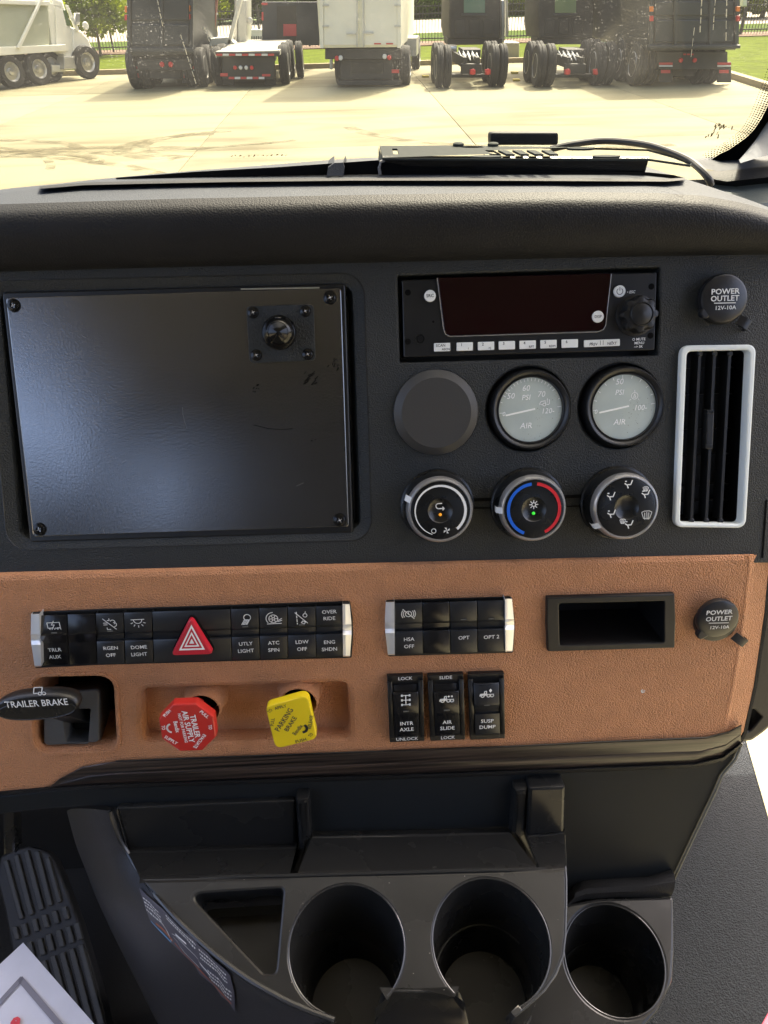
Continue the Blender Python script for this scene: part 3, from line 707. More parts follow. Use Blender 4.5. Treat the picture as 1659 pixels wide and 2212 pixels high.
# ---------------------------------------------------------------- switch banks on the tan panel
def lerp(a, b, t): return a+(b-a)*t
def bank(label, quad, cols_t, cols_b, ytop, ybot, slope, chrome, specs, tri=None):
    T = Thing('switch_bank', label, 'switch panel', BP, quad[0][0], quad[0][1])
    b = B(); b.plate(rpoly(ccw(T.poly(quad, .001)), .0018, 4), 0, .0012, .0004); T.part('bezel', b, M_black)
    def P(u, v, z):    # u column position in bank px at the top row line, v 0..1 from top to bottom
        x0 = u[0]; x = lerp(u[0], u[1], v); y = lerp(ytop, ybot, v)+slope*(x-cols_t[0]); return T.p(x, y, z)
    rows_ = ((0.0, .40, .0065, .0075), (.40, .56, 0, 0), (.56, 1.0, .004, .0052))
    for i in range(len(cols_t)-1):
        u0, u1 = (cols_t[i]+1.1, cols_b[i]+1.1), (cols_t[i+1]-1.1, cols_b[i+1]-1.1)
        sp = specs[i]
        b = B()
        # rocker profile, a strip of rows from top to bottom: (v, height); pressed ones dip at the other end
        if sp.get('on'): prof = [(0, .001), (0, .0045), (.03, .0052), (.36, .0082), (.40, .0080), (.415, .0075), (.55, .0030), (.57, .0028), (.97, .0014), (1, .0008), (1, 0)]
        else: prof = [(0, .001), (0, .0062), (.03, .0068), (.37, .0062), (.40, .0055), (.41, .0042), (.53, .0036), (.555, .0058), (.58, .0064), (.96, .0060), (1, .0054), (1, .0)]
        L_ = [(*P(u0, v, z), z) for v, z in prof]; R_ = [(*P(u1, v, z), z) for v, z in prof]
        e = .0004
        L1 = [(p[0]+e, p[1], p[2]+e*.6) for p in L_]; R1 = [(p[0]-e, p[1], p[2]+e*.6) for p in R_]
        L0 = [(p[0], p[1], 0) for p in L_]; R0 = [(p[0], p[1], 0) for p in R_]
        b.grid([L0, L_, L1, R1, R_, R0], flip=True)
        o = T.part('rocker_switch' if not sp.get('blank') else 'blank_switch', b, sp.get('m', M_sw), label=sp.get('label'))
        cx_t, cx_b = (u0[0]+u1[0])/2, (u0[1]+u1[1])/2
        def zt(v):
            for (v0, z0), (v1, z1) in zip(prof[:-1], prof[1:]):
                if v0 <= v <= v1 and v1 > v0: return lerp(z0, z1, (v-v0)/(v1-v0))+.0007
            return .008
        def put(v): x = lerp(cx_t, cx_b, v); return x, lerp(ytop, ybot, v)+slope*(x-cols_t[0])
        for v, s in sp.get('txt', ()):
            x, y = put(v); T.text(s, x, y, 8.8, zt(v)+.0002, M_wprint, parent=o, bold=.008)
        if 'icon' in sp:
            x, y = put(.22); icon(T, *([sp['icon']]), x, y, 15, zt(.22)+.0002, 1.7, parent=o, fills=sp.get('fills', ()))
        if sp.get('lamp'):
            x, y = put(.36); x0, y0 = T.p(x, y, zt(.36)); kk = T.k(x, y); b = B(); b.box(x0-6*kk, x0+6*kk, y0-1.1*kk, y0+1.1*kk, zt(.36)-.0005, zt(.36)+.0002); T.part('indicator', b, mat('dim_lens', (.12, .12, .11), .4), o)
    # chrome end caps
    for (xa, xb, xc, xd, s) in chrome:
        b = B(); prof = [(-.01, .0), (-.01, .006), (0, .0085), (.38, .0095), (.44, .0055), (.5, .0055), (.58, .009), (.98, .0075), (1.0, .004), (1.0, 0)]
        def Q(x, v, z): return (*T.p(x, lerp(ytop-2, ybot+2, v)+slope*(x-cols_t[0]), z), z)
        bow = lambda v: 4*math.sin(math.pi*v)*s
        A = [Q(lerp(xa, xc, v)-(bow(v) if s > 0 else 0), v, z*.55) for v, z in prof]; C = [Q(lerp(xb, xd, v)+(0 if s > 0 else -bow(v)), v, z) for v, z in prof]
        A1 = [Q(lerp(xa, xc, v)*.4+lerp(xb, xd, v)*.6, v, z*.98) for v, z in prof]
        if s < 0: A = [Q(lerp(xa, xc, v), v, z) for v, z in prof]; C = [Q(lerp(xb, xd, v)-bow(v), v, z*.55) for v, z in prof]; A1 = [Q(lerp(xa, xc, v)*.6+lerp(xb, xd, v)*.4, v, z*.98) for v, z in prof]
        b.grid([[(p[0], p[1], 0) for p in A], A, A1, C, [(p[0], p[1], 0) for p in C]], flip=True); T.part('chrome_end', b, M_chrome)
    return T
M_sw = mat('switch_black', (.017, .018, .02), .36, bump=.15, bscale=1500, bdist=.0002)
M_swg = mat('switch_glossy_black', (.008, .008, .009), .25)
sl = -.032
trailer = [[(-.9, -.35), (-.9, .55), (.9, .55), (.9, -.35), (.45, -.35)], [(-.9, -.35), (-.1, -.35)], [(-.65, -.35), (-.65, -.85)], [(-.25, -.3), (-.4, -.8)], arc(.25, -.6, .22, 0, 360, 8), arc(.72, -.6, .22, 0, 360, 8), [(.1, .8), (-.3, .15), (.1, .15), (-.2, -.3)]]
regen = [[(-.9, .9), (.8, -.9)], [(-.9, .2), (-.3, .2)], [(-.9, -.1), (-.4, -.1)], [(-.5, -.6), (-.5, -.9), (0, -.9)], [(-.3, .6), (0, .6), (0, .9)], arc(.45, .3, .35, -60, 150, 8), arc(.6, -.1, .35, -90, 100, 8)]
dome = [[(-.95, .6), (.95, .6)], arc(0, .55, .6, 180, 360, 12)]+[[(.85*math.cos(R(a)), .45+.85*math.sin(R(a))), (1.15*math.cos(R(a)), .45+1.15*math.sin(R(a)))] for a in (205, 235, 270, 305, 335)]
lamp = [arc(.35, .35, .5, -60, 240, 12)]+[[(.65, -.05), (-.1, -.0)]]+[[(x, -.05), (x-.45, -.8)] for x in (-.1, .1, .3, .5, .65)]
wheel = [arc(0, 0, .65, 0, 360, 16), arc(0, 0, .2, 0, 360, 8), arc(-.05, .05, 1, 90, 220, 10), [(-.95, -.8), (1.1, -.8)], [(.7, -.3), (1.2, 0)], [(.6, -.5), (1.2, -.3)]]+[[(.2*math.cos(R(a)), .2*math.sin(R(a))), (.6*math.cos(R(a)), .6*math.sin(R(a)))] for a in range(0, 360, 60)]
ldw = [[(-.7, 1), (-.7, .6)], [(-.7, .4), (-.7, 0)], [(-.7, -.2), (-.7, -.6)], [(-.7, -.8), (-.7, -1)], [(-.9, .9), (.8, -.9)], [(.1, -.5), (.5, -.7), (.3, -1), (-.1, -.8), (.1, -.5)], arc(.5, .4, .3, 0, 360, 8), [(.5, .7), (.6, 1)]]
hsa = [arc(0, 0, .45, 0, 360, 12), arc(0, 0, .75, -40, 40, 6), arc(0, 0, .75, 140, 220, 6), arc(0, 0, 1, -35, 35, 6), arc(0, 0, 1, 145, 215, 6), [(-.8, .8), (.8, -.8)], [(0, .3), (0, -.1)]]
T = bank('long black switch strip with red hazard triangle on the tan panel', [(67, 1323), (200, 1317), (756, 1299), (762, 1335), (763, 1370), (760, 1421), (200, 1437), (75, 1443)],
     [85, 145, 206, 267, 328, 498, 559, 621, 682, 740], [90, 149, 210, 270, 332, 501, 562, 622, 683, 741], 1329, 1438, sl, [(67, 85, 75, 89, 1), (740, 755, 741, 756, -1)],
     [dict(on=1, m=M_swg, txt=((.70, 'TRLR'), (.84, 'AUX')), icon=trailer, lamp=1, label='pressed switch marked TRLR AUX'),
      dict(on=1, m=M_swg, blank=1), dict(txt=((.70, 'RGEN'), (.84, 'OFF')), icon=regen, lamp=1), dict(txt=((.70, 'DOME'), (.84, 'LIGHT')), icon=dome),
      dict(blank=1, m=M_sw, label='wide blank key behind the red triangle'), dict(txt=((.70, 'UTLY'), (.84, 'LIGHT')), icon=lamp, lamp=1), dict(txt=((.70, 'ATC'), (.84, 'SPIN')), icon=wheel),
      dict(txt=((.70, 'LDW'), (.84, 'OFF')), icon=ldw, lamp=1), dict(txt=((.12, 'OVER'), (.25, 'RIDE'), (.72, 'ENG'), (.86, 'SHDN')))])
# hazard triangle
def inseta(p, d): return inset(ccw(p), d)
tri = rpoly(ccw(T.poly([(412, 1331), (462, 1412), (369, 1415)], .012)), .0030, 8)
b = B(); b.plate(inset(tri, -.0009), .005, .0085, .0006); T.part('button_gasket', b, M_void)
b = B(); b.plate(tri, .006, .0135, .0014); hz = T.part('hazard_button', b, M_hazard, label='red triangle hazard button')
b = B()
for s0, s1 in ((.62, .50), (.36, .26)):
    c = T.p(414, 1387, .0136)
    raw = T.poly([(413, 1326), (460, 1413), (370, 1416)], .0136)
    o_ = ccw([(c[0]+(p[0]-c[0])*s0, c[1]+(p[1]-c[1])*s0) for p in raw]); i_ = ccw([(c[0]+(p[0]-c[0])*s1, c[1]+(p[1]-c[1])*s1) for p in raw])
    b.plate(o_, .0134, .0137, 0, [i_])
o_ = ccw([(c[0]+(p[0]-c[0])*.12, c[1]+(p[1]-c[1])*.12) for p in raw]); b.plate(o_, .0134, .0137)
T.part('triangle_print', b, M_white, hz, kind='stuff')
bank('short black switch strip marked HSA OFF and OPT 2 beside the cubby', [(833, 1297), (1104, 1289), (1111, 1330), (1112, 1360), (1109, 1410), (838, 1418)],
     [852, 912, 971, 1031, 1091], [854, 914, 973, 1032, 1092], 1303, 1413, -.028, [(834, 852, 838, 853, 1), (1091, 1106, 1092, 1107, -1)],
     [dict(txt=((.72, 'HSA'), (.86, 'OFF')), icon=hsa), dict(blank=1, m=M_swg), dict(txt=((.72, 'OPT'),), lamp=1), dict(txt=((.72, 'OPT 2'),), lamp=1)])

# rocker switches
def rocker(quad, label, top, bot, l1, l2, ic, fills, up=False):
    T = Thing('rocker_switch', label, 'rocker switch', BP, *quad[0], group='three rocker switches low on the tan panel')
    (ax, ay), (bx, by), (cx, cy), (dx, dy) = quad
    def px(u, v): x0, x1 = lerp(ax, dx, v), lerp(bx, cx, v); y0, y1 = lerp(ay, dy, v), lerp(by, cy, v); return lerp(x0, x1, u), lerp(y0, y1, u)
    def P(u, v, z): return (*T.p(*px(u, v), z), z)
    b = B(); b.plate(rpoly(ccw([P(*q, .004)[:2] for q in ((0, 0), (1, 0), (1, 1), (0, 1))]), .0006, 2), 0, .004, .0006); T.part('housing', b, M_satin)
    for u0, u1 in ((.0, .13), (.87, 1.0)):       # side cheeks with their shoulders
        b = B(); prof = [(.07, .004), (.08, .0062), (.13, .0068), (.25, .0105), (.55, .0115), (.62, .009), (.9, .0065), (.93, .004)]
        rows = []
        for u, s in ((u0, 0), (u0, 1), (u0+.02, 1), (u1-.02, 1), (u1, 1), (u1, 0)): rows.append([P(u, v, (z+(.0 if u in (u0, u1) else .0004)) if s else .003) for v, z in prof])
        b.grid(rows, flip=True); T.part('cheek', b, M_satin)
    if up: prof = [(.13, .003), (.14, .0085), (.17, .0095), (.45, .0145), (.49, .014), (.52, .0085), (.58, .0078), (.61, .0095), (.90, .0100), (.93, .0085), (.93, .003)]
    else: prof = [(.12, .003), (.13, .0045), (.24, .0075), (.25, .0115), (.27, .0122), (.56, .0125), (.60, .0115), (.64, .0105), (.88, .0070), (.91, .006), (.92, .003)]
    rows = [[P(u, v, z if s else .002) for v, z in prof] for u, s in ((.15, 0), (.15, 1), (.17, 1), (.83, 1), (.85, 1), (.85, 0))]
    for r in (2, 3): rows[r] = [(p[0], p[1], p[2]+.0004) for p in rows[r]]
    b = B(); b.grid(rows, flip=True); pd = T.part('paddle', b, M_sw if up else M_swg)
    b = B(); zz = .0132 if not up else .0140
    def L(s, u, v, h, z, par=None): x, y = px(u, v); T.text(s, x, y, h, z, M_white, parent=par, bold=.01)
    if top: L(top, .5, .045, 8, .0042)
    if bot: L(bot, .5, .958, 8, .0042)
    zl = .0112 if not up else .0106
    L(l1, .5, .725, 9, zl, pd); L(l2, .5, .815, 9, zl-.0005 if not up else zl, pd)
    x, y = px(.5, .37 if not up else .31); icon(T, ic, x, y, 14, zz+(.0 if not up else -.0005), 2, M_white, pd, fills=fills)
    x, y = px(.5, .54 if not up else .475); x0, y0 = T.p(x, y, zz); kk = T.k(x, y); b.box(x0-6*kk, x0+6*kk, y0-1*kk, y0+1*kk, zz-.001, zz+.0004+(.0004 if up else 0)); T.part('indicator', b, mat('dim_lens', (.12, .12, .11), .4), pd)
axle = [[(0, .9), (0, -.9)], [(-.6, .85), (.6, .85)], [(-.6, 0), (.6, 0)], [(-.6, -.85), (.6, -.85)]]
axf = [[(x-.14, y-.2), (x+.14, y-.2), (x+.14, y+.2), (x-.14, y+.2)] for x in (-.6, .6) for y in (.85, 0, -.85)]
trk = [arc(-.6, -.35, .25, 0, 360, 8), arc(.3, -.35, .25, 0, 360, 8), arc(.85, -.35, .25, 0, 360, 8), [(-.35, .0), (-.3, .45), (0, .5), (0, -.1), (1.1, -.1)]]
trf = [[(-1.1, -.4), (-1.0, .05), (-.35, .1), (-.35, -.2), (-.85, -.4)], [(-.35, .1), (.1, .1), (.1, -.3), (-.35, -.3)]]
star = lambda x: [(x-.2, .45), (x, .25), (x+.2, .45), (x, .65)]
rocker([(836, 1461), (914, 1458), (917, 1601), (842, 1604)], 'rocker switch marked INTR AXLE with LOCK above and UNLOCK below', 'LOCK', 'UNLOCK', 'INTR', 'AXLE', axle, axf)
rocker([(924, 1459), (1001, 1456), (1005, 1598), (930, 1601)], 'rocker switch marked AIR SLIDE with SLIDE above and LOCK below', 'SLIDE', 'LOCK', 'AIR', 'SLIDE', trk, trf+[star(.35), star(.85)])
rocker([(1011, 1456), (1089, 1454), (1091, 1595), (1016, 1599)], 'rocker switch marked SUSP DUMP with its upper half raised', None, None, 'SUSP', 'DUMP', trk, trf+[[(.35, .6), (.6, .95), (.85, .6), (.6, .2)]], up=True)

# storage cubby
T = Thing('storage_cubby', 'small rectangular black storage cubby with wide frame on the tan panel', 'cubby', BP, 1320, 1346)
co = rpoly(ccw(T.poly([(1181, 1291), (1458, 1283), (1460, 1340), (1458, 1400), (1183, 1408), (1180, 1350)], .004)), .0012, 3); ci = rpoly(ccw(T.poly([(1207, 1304), (1435, 1298), (1435, 1388), (1209, 1394)], .004)), .0018, 4)
b = B(); b.plate(co, 0, .0042, .0012, [ci], .0008, hz=[-.004]); T.part('frame', b, M_satin)
b = B(); pr = None
for z, d in ((.001, 0), (-.05, .002)):
    q = b.ring(inset(ci, d), z)
    if pr is not None: b.bridge(pr, q, len(ci), flip=True)
    pr = q
b.cap([inset(ci, .002)], -.05); T.part('bin', b, M_black)

# trailer brake lever
T = Thing('trailer_brake', 'black oval trailer brake lever over a square opening in the tan panel', 'brake lever', BP, 160, 1545)
b = B(); blk = ccw(T.poly([(100, 1490), (225, 1478), (228, 1600), (88, 1612)], -.02)); top = ccw(T.poly([(110, 1505), (212, 1494), (215, 1592), (100, 1602)], -.004))
def prism(b, lo, hi, z0, z1):
    a = b.ring(lo, z0); c = b.ring(hi, z1); b.bridge(a, c, len(lo)); return c
hole = ccw(T.poly([(133, 1535), (196, 1530), (190, 1606), (143, 1604)], -.004))
lo_ = rpoly(ccw(T.poly([(84, 1488), (232, 1474), (234, 1608), (82, 1616)], -.045)), .006); hi_ = rpoly(ccw(T.poly([(98, 1500), (215, 1487), (216, 1600), (96, 1608)], -.006)), .005)
a = b.ring(lo_, -.05); c = b.ring(hi_, -.006); b.bridge(a, c, len(lo_)); b.plate(hi_, -.0065, -.004, .001, [rpoly(hole, .002)], .0005, hz=[-.03]); T.part('guide_housing', b, mat('lever_housing_grey', (.075, .076, .076), .4))
b = B(); b.plate(ccw(T.poly([(138, 1560), (192, 1556), (188, 1604), (145, 1606)], -.01)), -.03, -.022, .002); T.part('slot_floor', b, M_satin)
# stem
s0 = T.p(165, 1560, -.012); s1 = T.p(120, 1535, .020)
rows = []
for t_, hw, hh in ((0, .009, .007), (.4, .0085, .007), (.75, .008, .006), (1, .009, .006)):
    cx, cy, cz = lerp(s0[0], s1[0], t_), lerp(s0[1], s1[1], t_), lerp(-.02, .02, t_)
    rows.append([(cx-hw, cy-hh, cz), (cx+hw, cy-hh, cz), (cx+hw, cy+hh, cz), (cx-hw, cy+hh, cz), (cx-hw, cy-hh, cz)])
b = B(); b.grid(rows); T.part('stem', b, M_satin)
# handle: an ellipse-like blade
hz_ = .024; cx, cy = T.p(88, 1514, hz_); kk = T.k(88, 1514)
rx, ry = 94*kk*.94, 34*kk*.94
def sup(rx, ry, dx=0, dy=0, p=2.5, n=72):
    out = []
    for i in range(n):
        a = 2*math.pi*i/n; c_, s_ = math.cos(a), math.sin(a)
        out.append((cx+dx+rx*math.copysign(abs(c_)**(2/p), c_), cy+dy+ry*math.copysign(abs(s_)**(2/2.0), s_)+.03*rx*c_))
    return out
b = B(); pr = None
for f, z, dy in ((.55, -.006, 0), (.85, -.004, 0), (.98, 0, 0), (1.0, .003, 0), (.985, .0055, 0), (.93, .0080, 0), (.87, .0090, -.0004)):
    q = b.ring(sup(rx*(1-(1-f)*.45), ry*f, 0, dy), hz_+z)
    if pr is not None: b.bridge(pr, q, 72)
    pr = q
b.cap([sup(rx*(1-(1-.87)*.45), ry*.87, 0, -.0004)], hz_+.009); H = T.part('handle', b, M_satin)
b = B(); pr = None
for f, z in ((.78, .0088), (.78, .0096), (.74, .0100), (.72, .0094), (.70, .0092)):
    q = b.ring(sup(rx*(1-(1-f)*.35), ry*f*.92, 0, -.0022), hz_+z)
    if pr is not None: b.bridge(pr, q, 72)
    pr = q
b.cap([sup(rx*(1-.3*.35), ry*.7*.92, 0, -.0022)], hz_+.0092); T.part('handle_inlay', b, M_gloss, H)
T.text('TRAILER BRAKE', 79, 1520, 17, hz_+.0106, M_white, parent=H, bold=.008, wpx=137)
icon(T, [[(-.9, -.5), (-.6, .5), (.6, .5), (.3, -.4)], [(-.9, -.5), (-.4, -.5)], arc(.0, -.6, .25, 0, 360, 8), arc(.6, -.6, .25, 0, 360, 8)], 84, 1491, 15, hz_+.0092, 2.2, M_white, H)

# push-pull valve knobs
def cup(T, px, py, r):
    x, y = T.p(px, py, .018); k = T.k(px, py); r *= k; b = B()
    b.lathe([(r*1.16, -.0), (r*1.04, .003), (r*1.0, .016), (r*.97, .0210), (r*.90, .0212), (r*.85, .015), (r*.80, .004)], (x, y, 0), n=56, cap1=False); T.part('collar', b, M_brown)
    b = B(); b.lathe([(r*.80, .002), (r*.5, .003), (r*.45, .003)], (x, y, 0), n=40); b.lathe([(r*.35, 0), (r*.35, .024)], (x, y, 0), n=28); T.part('shaft', b, M_void)
T = Thing('trailer_air_supply_knob', 'red octagonal trailer air supply knob in the tan pocket', 'valve knob', BP, 435, 1536, h=-.015)
cup(T, 437, 1529, 42)
Z = .041; k = BP.k(405, 1570, Z-.015); cx, cy = T.p(405, 1570, Z)
oct_ = [(cx+61*k*1.06*math.cos(R(22.5+45*i-1)), cy-.0012+61*k*1.12*math.sin(R(22.5+45*i-1))) for i in range(8)]
b = B(); b.plate(rpoly(oct_, .002, 4), Z-.0085, Z, .0012, bottom=True); K = T.part('knob', b, M_red)
b = B(); b.lathe([(26*k, Z-.026), (24*k, Z-.012), (34*k, Z-.0085)], (cx+.002, cy, 0), n=32, cap1=False); T.part('neck', b, M_red, K)
tz = Z+.0003
for s, x, y, h, ro, w_ in (('TRAILER', 421, 1569, 12, -86, 61), ('AIR SUPPLY', 406, 1570, 12, -86, 86), ('NOT FOR PARKING', 394.5, 1573, 6.5, -86, 78), ('Bendix', 381, 1570, 9, -86, 30),
                       ('PULL', 441, 1543, 7.5, -50, 23), ('TO', 453.5, 1571, 7.5, -88, 12), ('EVACUATE', 431, 1601, 7.5, -128, 43), ('PUSH', 361, 1541, 7.5, 45, 21), ('TO', 352.5, 1572, 7.5, -90, 12), ('SUPPLY', 369, 1599, 8, -42, 32)):
    T.text(s, x, y, h, tz, M_white, rot=ro, parent=K, bold=.02, wpx=w_)
b = B(); rr = 10*k; q = T.p(371, 1573, tz); b.stroke([(q[0]+rr*(math.cos(R(a))), q[1]+rr*1.1*math.sin(R(a))) for a in range(110, 255, 12)], .0016, tz); T.part('emblem', b, M_white, K)
T = Thing('parking_brake_knob', 'yellow square parking brake knob with rounded corners in the tan pocket', 'valve knob', BP, 647, 1524, h=-.015)
cup(T, 645, 1516, 43)
Z = .037; k = BP.k(629, 1560, Z-.015)
b = B(); sq = T.poly([(573, 1527), (665, 1501), (686, 1596), (595, 1619)], Z)
b.plate(rpoly(ccw(sq), .0065, 7), Z-.008, Z, .001, bottom=True); K = T.part('knob', b, M_yellow)
b = B(); q = T.p(629, 1560, Z); b.lathe([(24*k, Z-.022), (22*k, Z-.012), (34*k, Z-.008)], (q[0], q[1], 0), n=32, cap1=False); T.part('neck', b, M_yellow, K)
tz = Z+.0003
for s, x, y, h, ro, w_ in (('PARKING', 614, 1555, 12, 57, 66), ('BRAKE', 628, 1564, 10, 57, 42), ('Bendix', 643, 1577, 9.5, 52, 30), ('PULL', 589, 1560, 7.5, 80, 21), ('TO', 583.5, 1536, 7.5, 52, 11), ('APPLY', 606, 1528, 7.5, 14, 27),
                       ('PUSH', 650, 1600, 7.5, 14, 24), ('TO', 671.5, 1588, 7.5, 52, 11), ('RELEASE', 671, 1560, 7.5, 78, 36)):
    T.text(s, x, y, h, tz, M_dprint, rot=ro, parent=K, bold=.01, wpx=w_)
b = B(); rr = 10*k; q = T.p(653, 1574, tz); b.stroke([(q[0]+rr*math.cos(R(a)), q[1]+rr*math.sin(R(a))) for a in range(-80, 55, 12)], .0022, tz); T.part('emblem', b, M_dprint, K)
def cr(p, n=5):
    out = []; P = [p[0]]+list(p)+[p[-1]]
    for i in range(1, len(P)-2):
        for j in range(n):
            t = j/n; a, b_, c, d = (Vector(P[i+q]) for q in (-1, 0, 1, 2))
            out.append(.5*((2*b_)+(-a+c)*t+(2*a-5*b_+4*c-d)*t*t+(-a+3*b_-3*c+d)*t**3))
    out.append(Vector(P[-2])); return out
# ================================================================ CONSOLE WITH CUP HOLDERS
T = Thing('cupholder_console', 'black moulded centre console with two large open cup holders', 'console', DK, 900, 1985)
cons = T
kk = T.k(900, 2040)
c1 = T.p(749, 2046); r1 = 125*T.k(749, 2046); c2 = T.p(1061, 2034); r2 = 127*T.k(1061, 2034)
def carc(c, r, a0, a1, n=34): return [(c[0]+r*math.cos(R(a0+(a1-a0)*i/n)), c[1]+r*math.sin(R(a0+(a1-a0)*i/n))) for i in range(n+1)]
def ang(c, px, py): q = T.p(px, py); return math.degrees(math.atan2(q[1]-c[1], q[0]-c[0]))
a1r = ang(c1, 822, 2135); a1l = ang(c1, 705, 2178)-0; a2r = ang(c2, 1118, 2172); a2l = ang(c2, 992, 2130)
rim_px = [(276, 1842), (300, 1882), (350, 1950), (430, 2032), (520, 2104), (600, 2152), (660, 2180), (722, 2203)]
deck = T.poly([(303, 1896), (430, 1893), (830, 1884), (1180, 1874), (1222, 1870), (1223, 1950), (1221, 2020), (1216, 2065), (1200, 2105), (1175, 2140), (1145, 2168), (1112, 2196), (1104, 2188)])
deck += carc(c2, r2, a2r, a2l+360 if a2l < a2r else a2l)      # counter-clockwise over the top
deck += T.poly([(985, 2136), (900, 2141), (828, 2138)])
deck += carc(c1, r1, a1r, (a1l+360) if a1l < a1r else a1l)
deck += T.poly([(722, 2196), (716, 2208)]) + T.poly(rim_px[::-1])[1:-2]
pocket = rpoly(ccw(T.poly([(410, 1932), (612, 1919), (595, 2103), (570, 2101)])), [.005, .004, .004, .005])
b = B(); b.plate(deck, -.022, 0, .0016, [pocket], .0022, hz=[-.05]); T.part('deck', b, M_console)
dn = (DK.M.to_3x3().inverted() @ Vector((0, 0, -1)))       # straight down in the deck's coordinates
# cup walls
def cupwall(c, r, a0, a1, name, depth):
    b = B(); rows = []; n = 60; full = a1-a0 >= 359
    sec = [(1.0, -.001), (.985, -.004), (.93, -depth*.62), (.925, -depth*.66), (.87, -depth*.70), (.865, -depth*.74), (.83, -depth*.95), (.80, -depth)]
    for rr, z in sec:
        o = dn*(-z)
        rows.append([(c[0]+o.x+rr*r*math.cos(R(a0+(a1-a0)*i/n)), c[1]+o.y+rr*r*math.sin(R(a0+(a1-a0)*i/n)), o.z) for i in range(n+1)])
    b.grid(rows); o = T.part(name, b, M_console)
    if not full:
        rows = []
        for rr, z in sec[4:]:
            o_ = dn*(-z); rows.append([(c[0]+o_.x+(rr+.002)*r*math.cos(2*math.pi*i/n), c[1]+o_.y+(rr+.002)*r*math.sin(2*math.pi*i/n), o_.z) for i in range(n+1)])
        b = B(); b.grid(rows); T.part('cup_base', b, M_console)
    o2 = dn*depth; b = B(); b.v = [(c[0]+o2.x+.82*r*math.cos(2*math.pi*i/48), c[1]+o2.y+.82*r*math.sin(2*math.pi*i/48), o2.z) for i in range(48)]; b.f = [tuple(range(48))]
    T.part('cup_floor', b, M_console)
    if name == 'cup_wall' and depth < .116:
        o = dn*(depth*.66); b = B(); b.tube([(c[0]+o.x+.925*r*math.cos(2*math.pi*i/48), c[1]+o.y+.925*r*math.sin(2*math.pi*i/48), o.z) for i in range(5, 44)], .0012, 6); T.part('cup_step', b, M_edge)
b1e = (a1l+360) if a1l < a1r else a1l; b2e = a2l+360 if a2l < a2r else a2l
cupwall(c1, r1, a1r-14, b1e+6, 'cup_wall', .118); cupwall(c2, r2, a2r-8, b2e+12, 'cup_wall', .115)
# centre tongue between the cups, falling towards the seat
rows = []
for (x0, y0), (x1, y1), z in (((826, 2138), (990, 2135), -.0012), ((826, 2140), (991, 2137), -.002), ((824, 2143), (993, 2140), -.0045), ((822, 2150), (997, 2147), -.010), ((817, 2165), (1004, 2163), -.017), ((812, 2190), (1010, 2190), -.024), ((806, 2225), (1018, 2225), -.034), ((800, 2290), (1022, 2290), -.075)):
    rows.append([(*T.p(lerp(x0, x1, s), lerp(y0, y1, s), z), z-zz_) for s, zz_ in ((.0, .02), (.0, .004), (.02, .001), (.08, 0), (.3, 0), (.5, 0), (.7, 0), (.92, 0), (.98, .001), (1.0, .004), (1.0, .02))])
b = B(); b.grid(rows, flip=True); tongue = T.part('front_tongue', b, M_console, smooth=60) if False else obj('front_tongue', b, M_console, T.e, smooth=75)
# pocket floor
b = B(); o2 = dn*.055; b.v = [(p[0]+o2.x, p[1]+o2.y, o2.z+.004) for p in inset(pocket, -.004)]; b.f = [tuple(range(len(pocket)))]; T.part('pocket_floor', b, M_console)
b = B(); b.box(*sorted((T.p(480, 2040, -.035)[0], T.p(600, 2040, -.035)[0])), T.p(550, 2052, -.035)[1]-.03, T.p(550, 2052, -.035)[1], -.06, -.030); 
# rising back of the console: ledges under the fascia
def W2D(p): return T.e.matrix_world.inverted() @ p
bpy.context.view_layer.update()
Di = (DK.M @ Matrix.Translation(T.o0)).inverted()
def rise(name, edge, foot, he, back, m=M_console, nb=3):
    """edge: pixels of the ledge's lip, at height he above the fascia; foot: pixels on the deck; back: pixels where the tray meets the fascia"""
    E = [LF.w(x, y, he) for x, y in edge]; F0 = [DK.w(x, y, 0) for x, y in foot]; Bk = [LF.w(x, y, .001) for x, y in back]
    rows = [[Di @ p for p in Bk]]
    d = [(f-e) for e, f in zip(E, F0)]; bk = [(q-e) for e, q in zip(E, Bk)]
    for t_ in (.25, .08): rows.append([Di @ (e+q*t_+Vector((0, 0, .0008*(1-t_)))) for e, q in zip(E, bk)])
    rows.append([Di @ (e+Vector((0, -.0005, .0003))) for e in E])
    for t_ in (.02, .05, .10, .5, .9, .97): rows.append([Di @ (e+dd*t_) for e, dd in zip(E, d)])
    rows.append([Di @ (f+Vector((0, -.004, -.0005))) for f in F0])
    b = B(); b.grid(rows, flip=True); return T.part(name, b, m)
rise('tray_ledge', [(276, 1841), (460, 1837), (640, 1832)], [(303, 1897), (460, 1893), (626, 1889)], .012, [(274, 1826), (460, 1822), (642, 1818)])
rise('tray_ledge', [(674, 1809), (890, 1805), (1103, 1801)], [(642, 1888), (900, 1883), (1160, 1875)], .012, [(672, 1796), (890, 1792), (1105, 1788)])
rise('tray_ledge', [(1139, 1806), (1180, 1804), (1218, 1799)], [(1166, 1875), (1195, 1873), (1223, 1870)], .015, [(1139, 1796), (1180, 1794), (1221, 1790)])
def onlf(name, pts, z0, z1, bev, m=M_console, rad=.003):
    pts = ccw(fp(LF, pts, z1)); b = B(); b.plate(rpoly(pts, rad, 4), z0, z1, bev)
    Mx = Di @ LF.M
    b.v = [tuple(Mx @ Vector(v)) for v in b.v]; return T.part(name, b, m)
onlf('tray_back', [(250, 1744), (637, 1728), (640, 1840), (280, 1846)], 0, .005, .0025)
onlf('divider', [(638, 1727), (668, 1725), (674, 1806), (668, 1830), (642, 1890), (630, 1888), (645, 1832)], 0, .0135, .005, rad=.002)
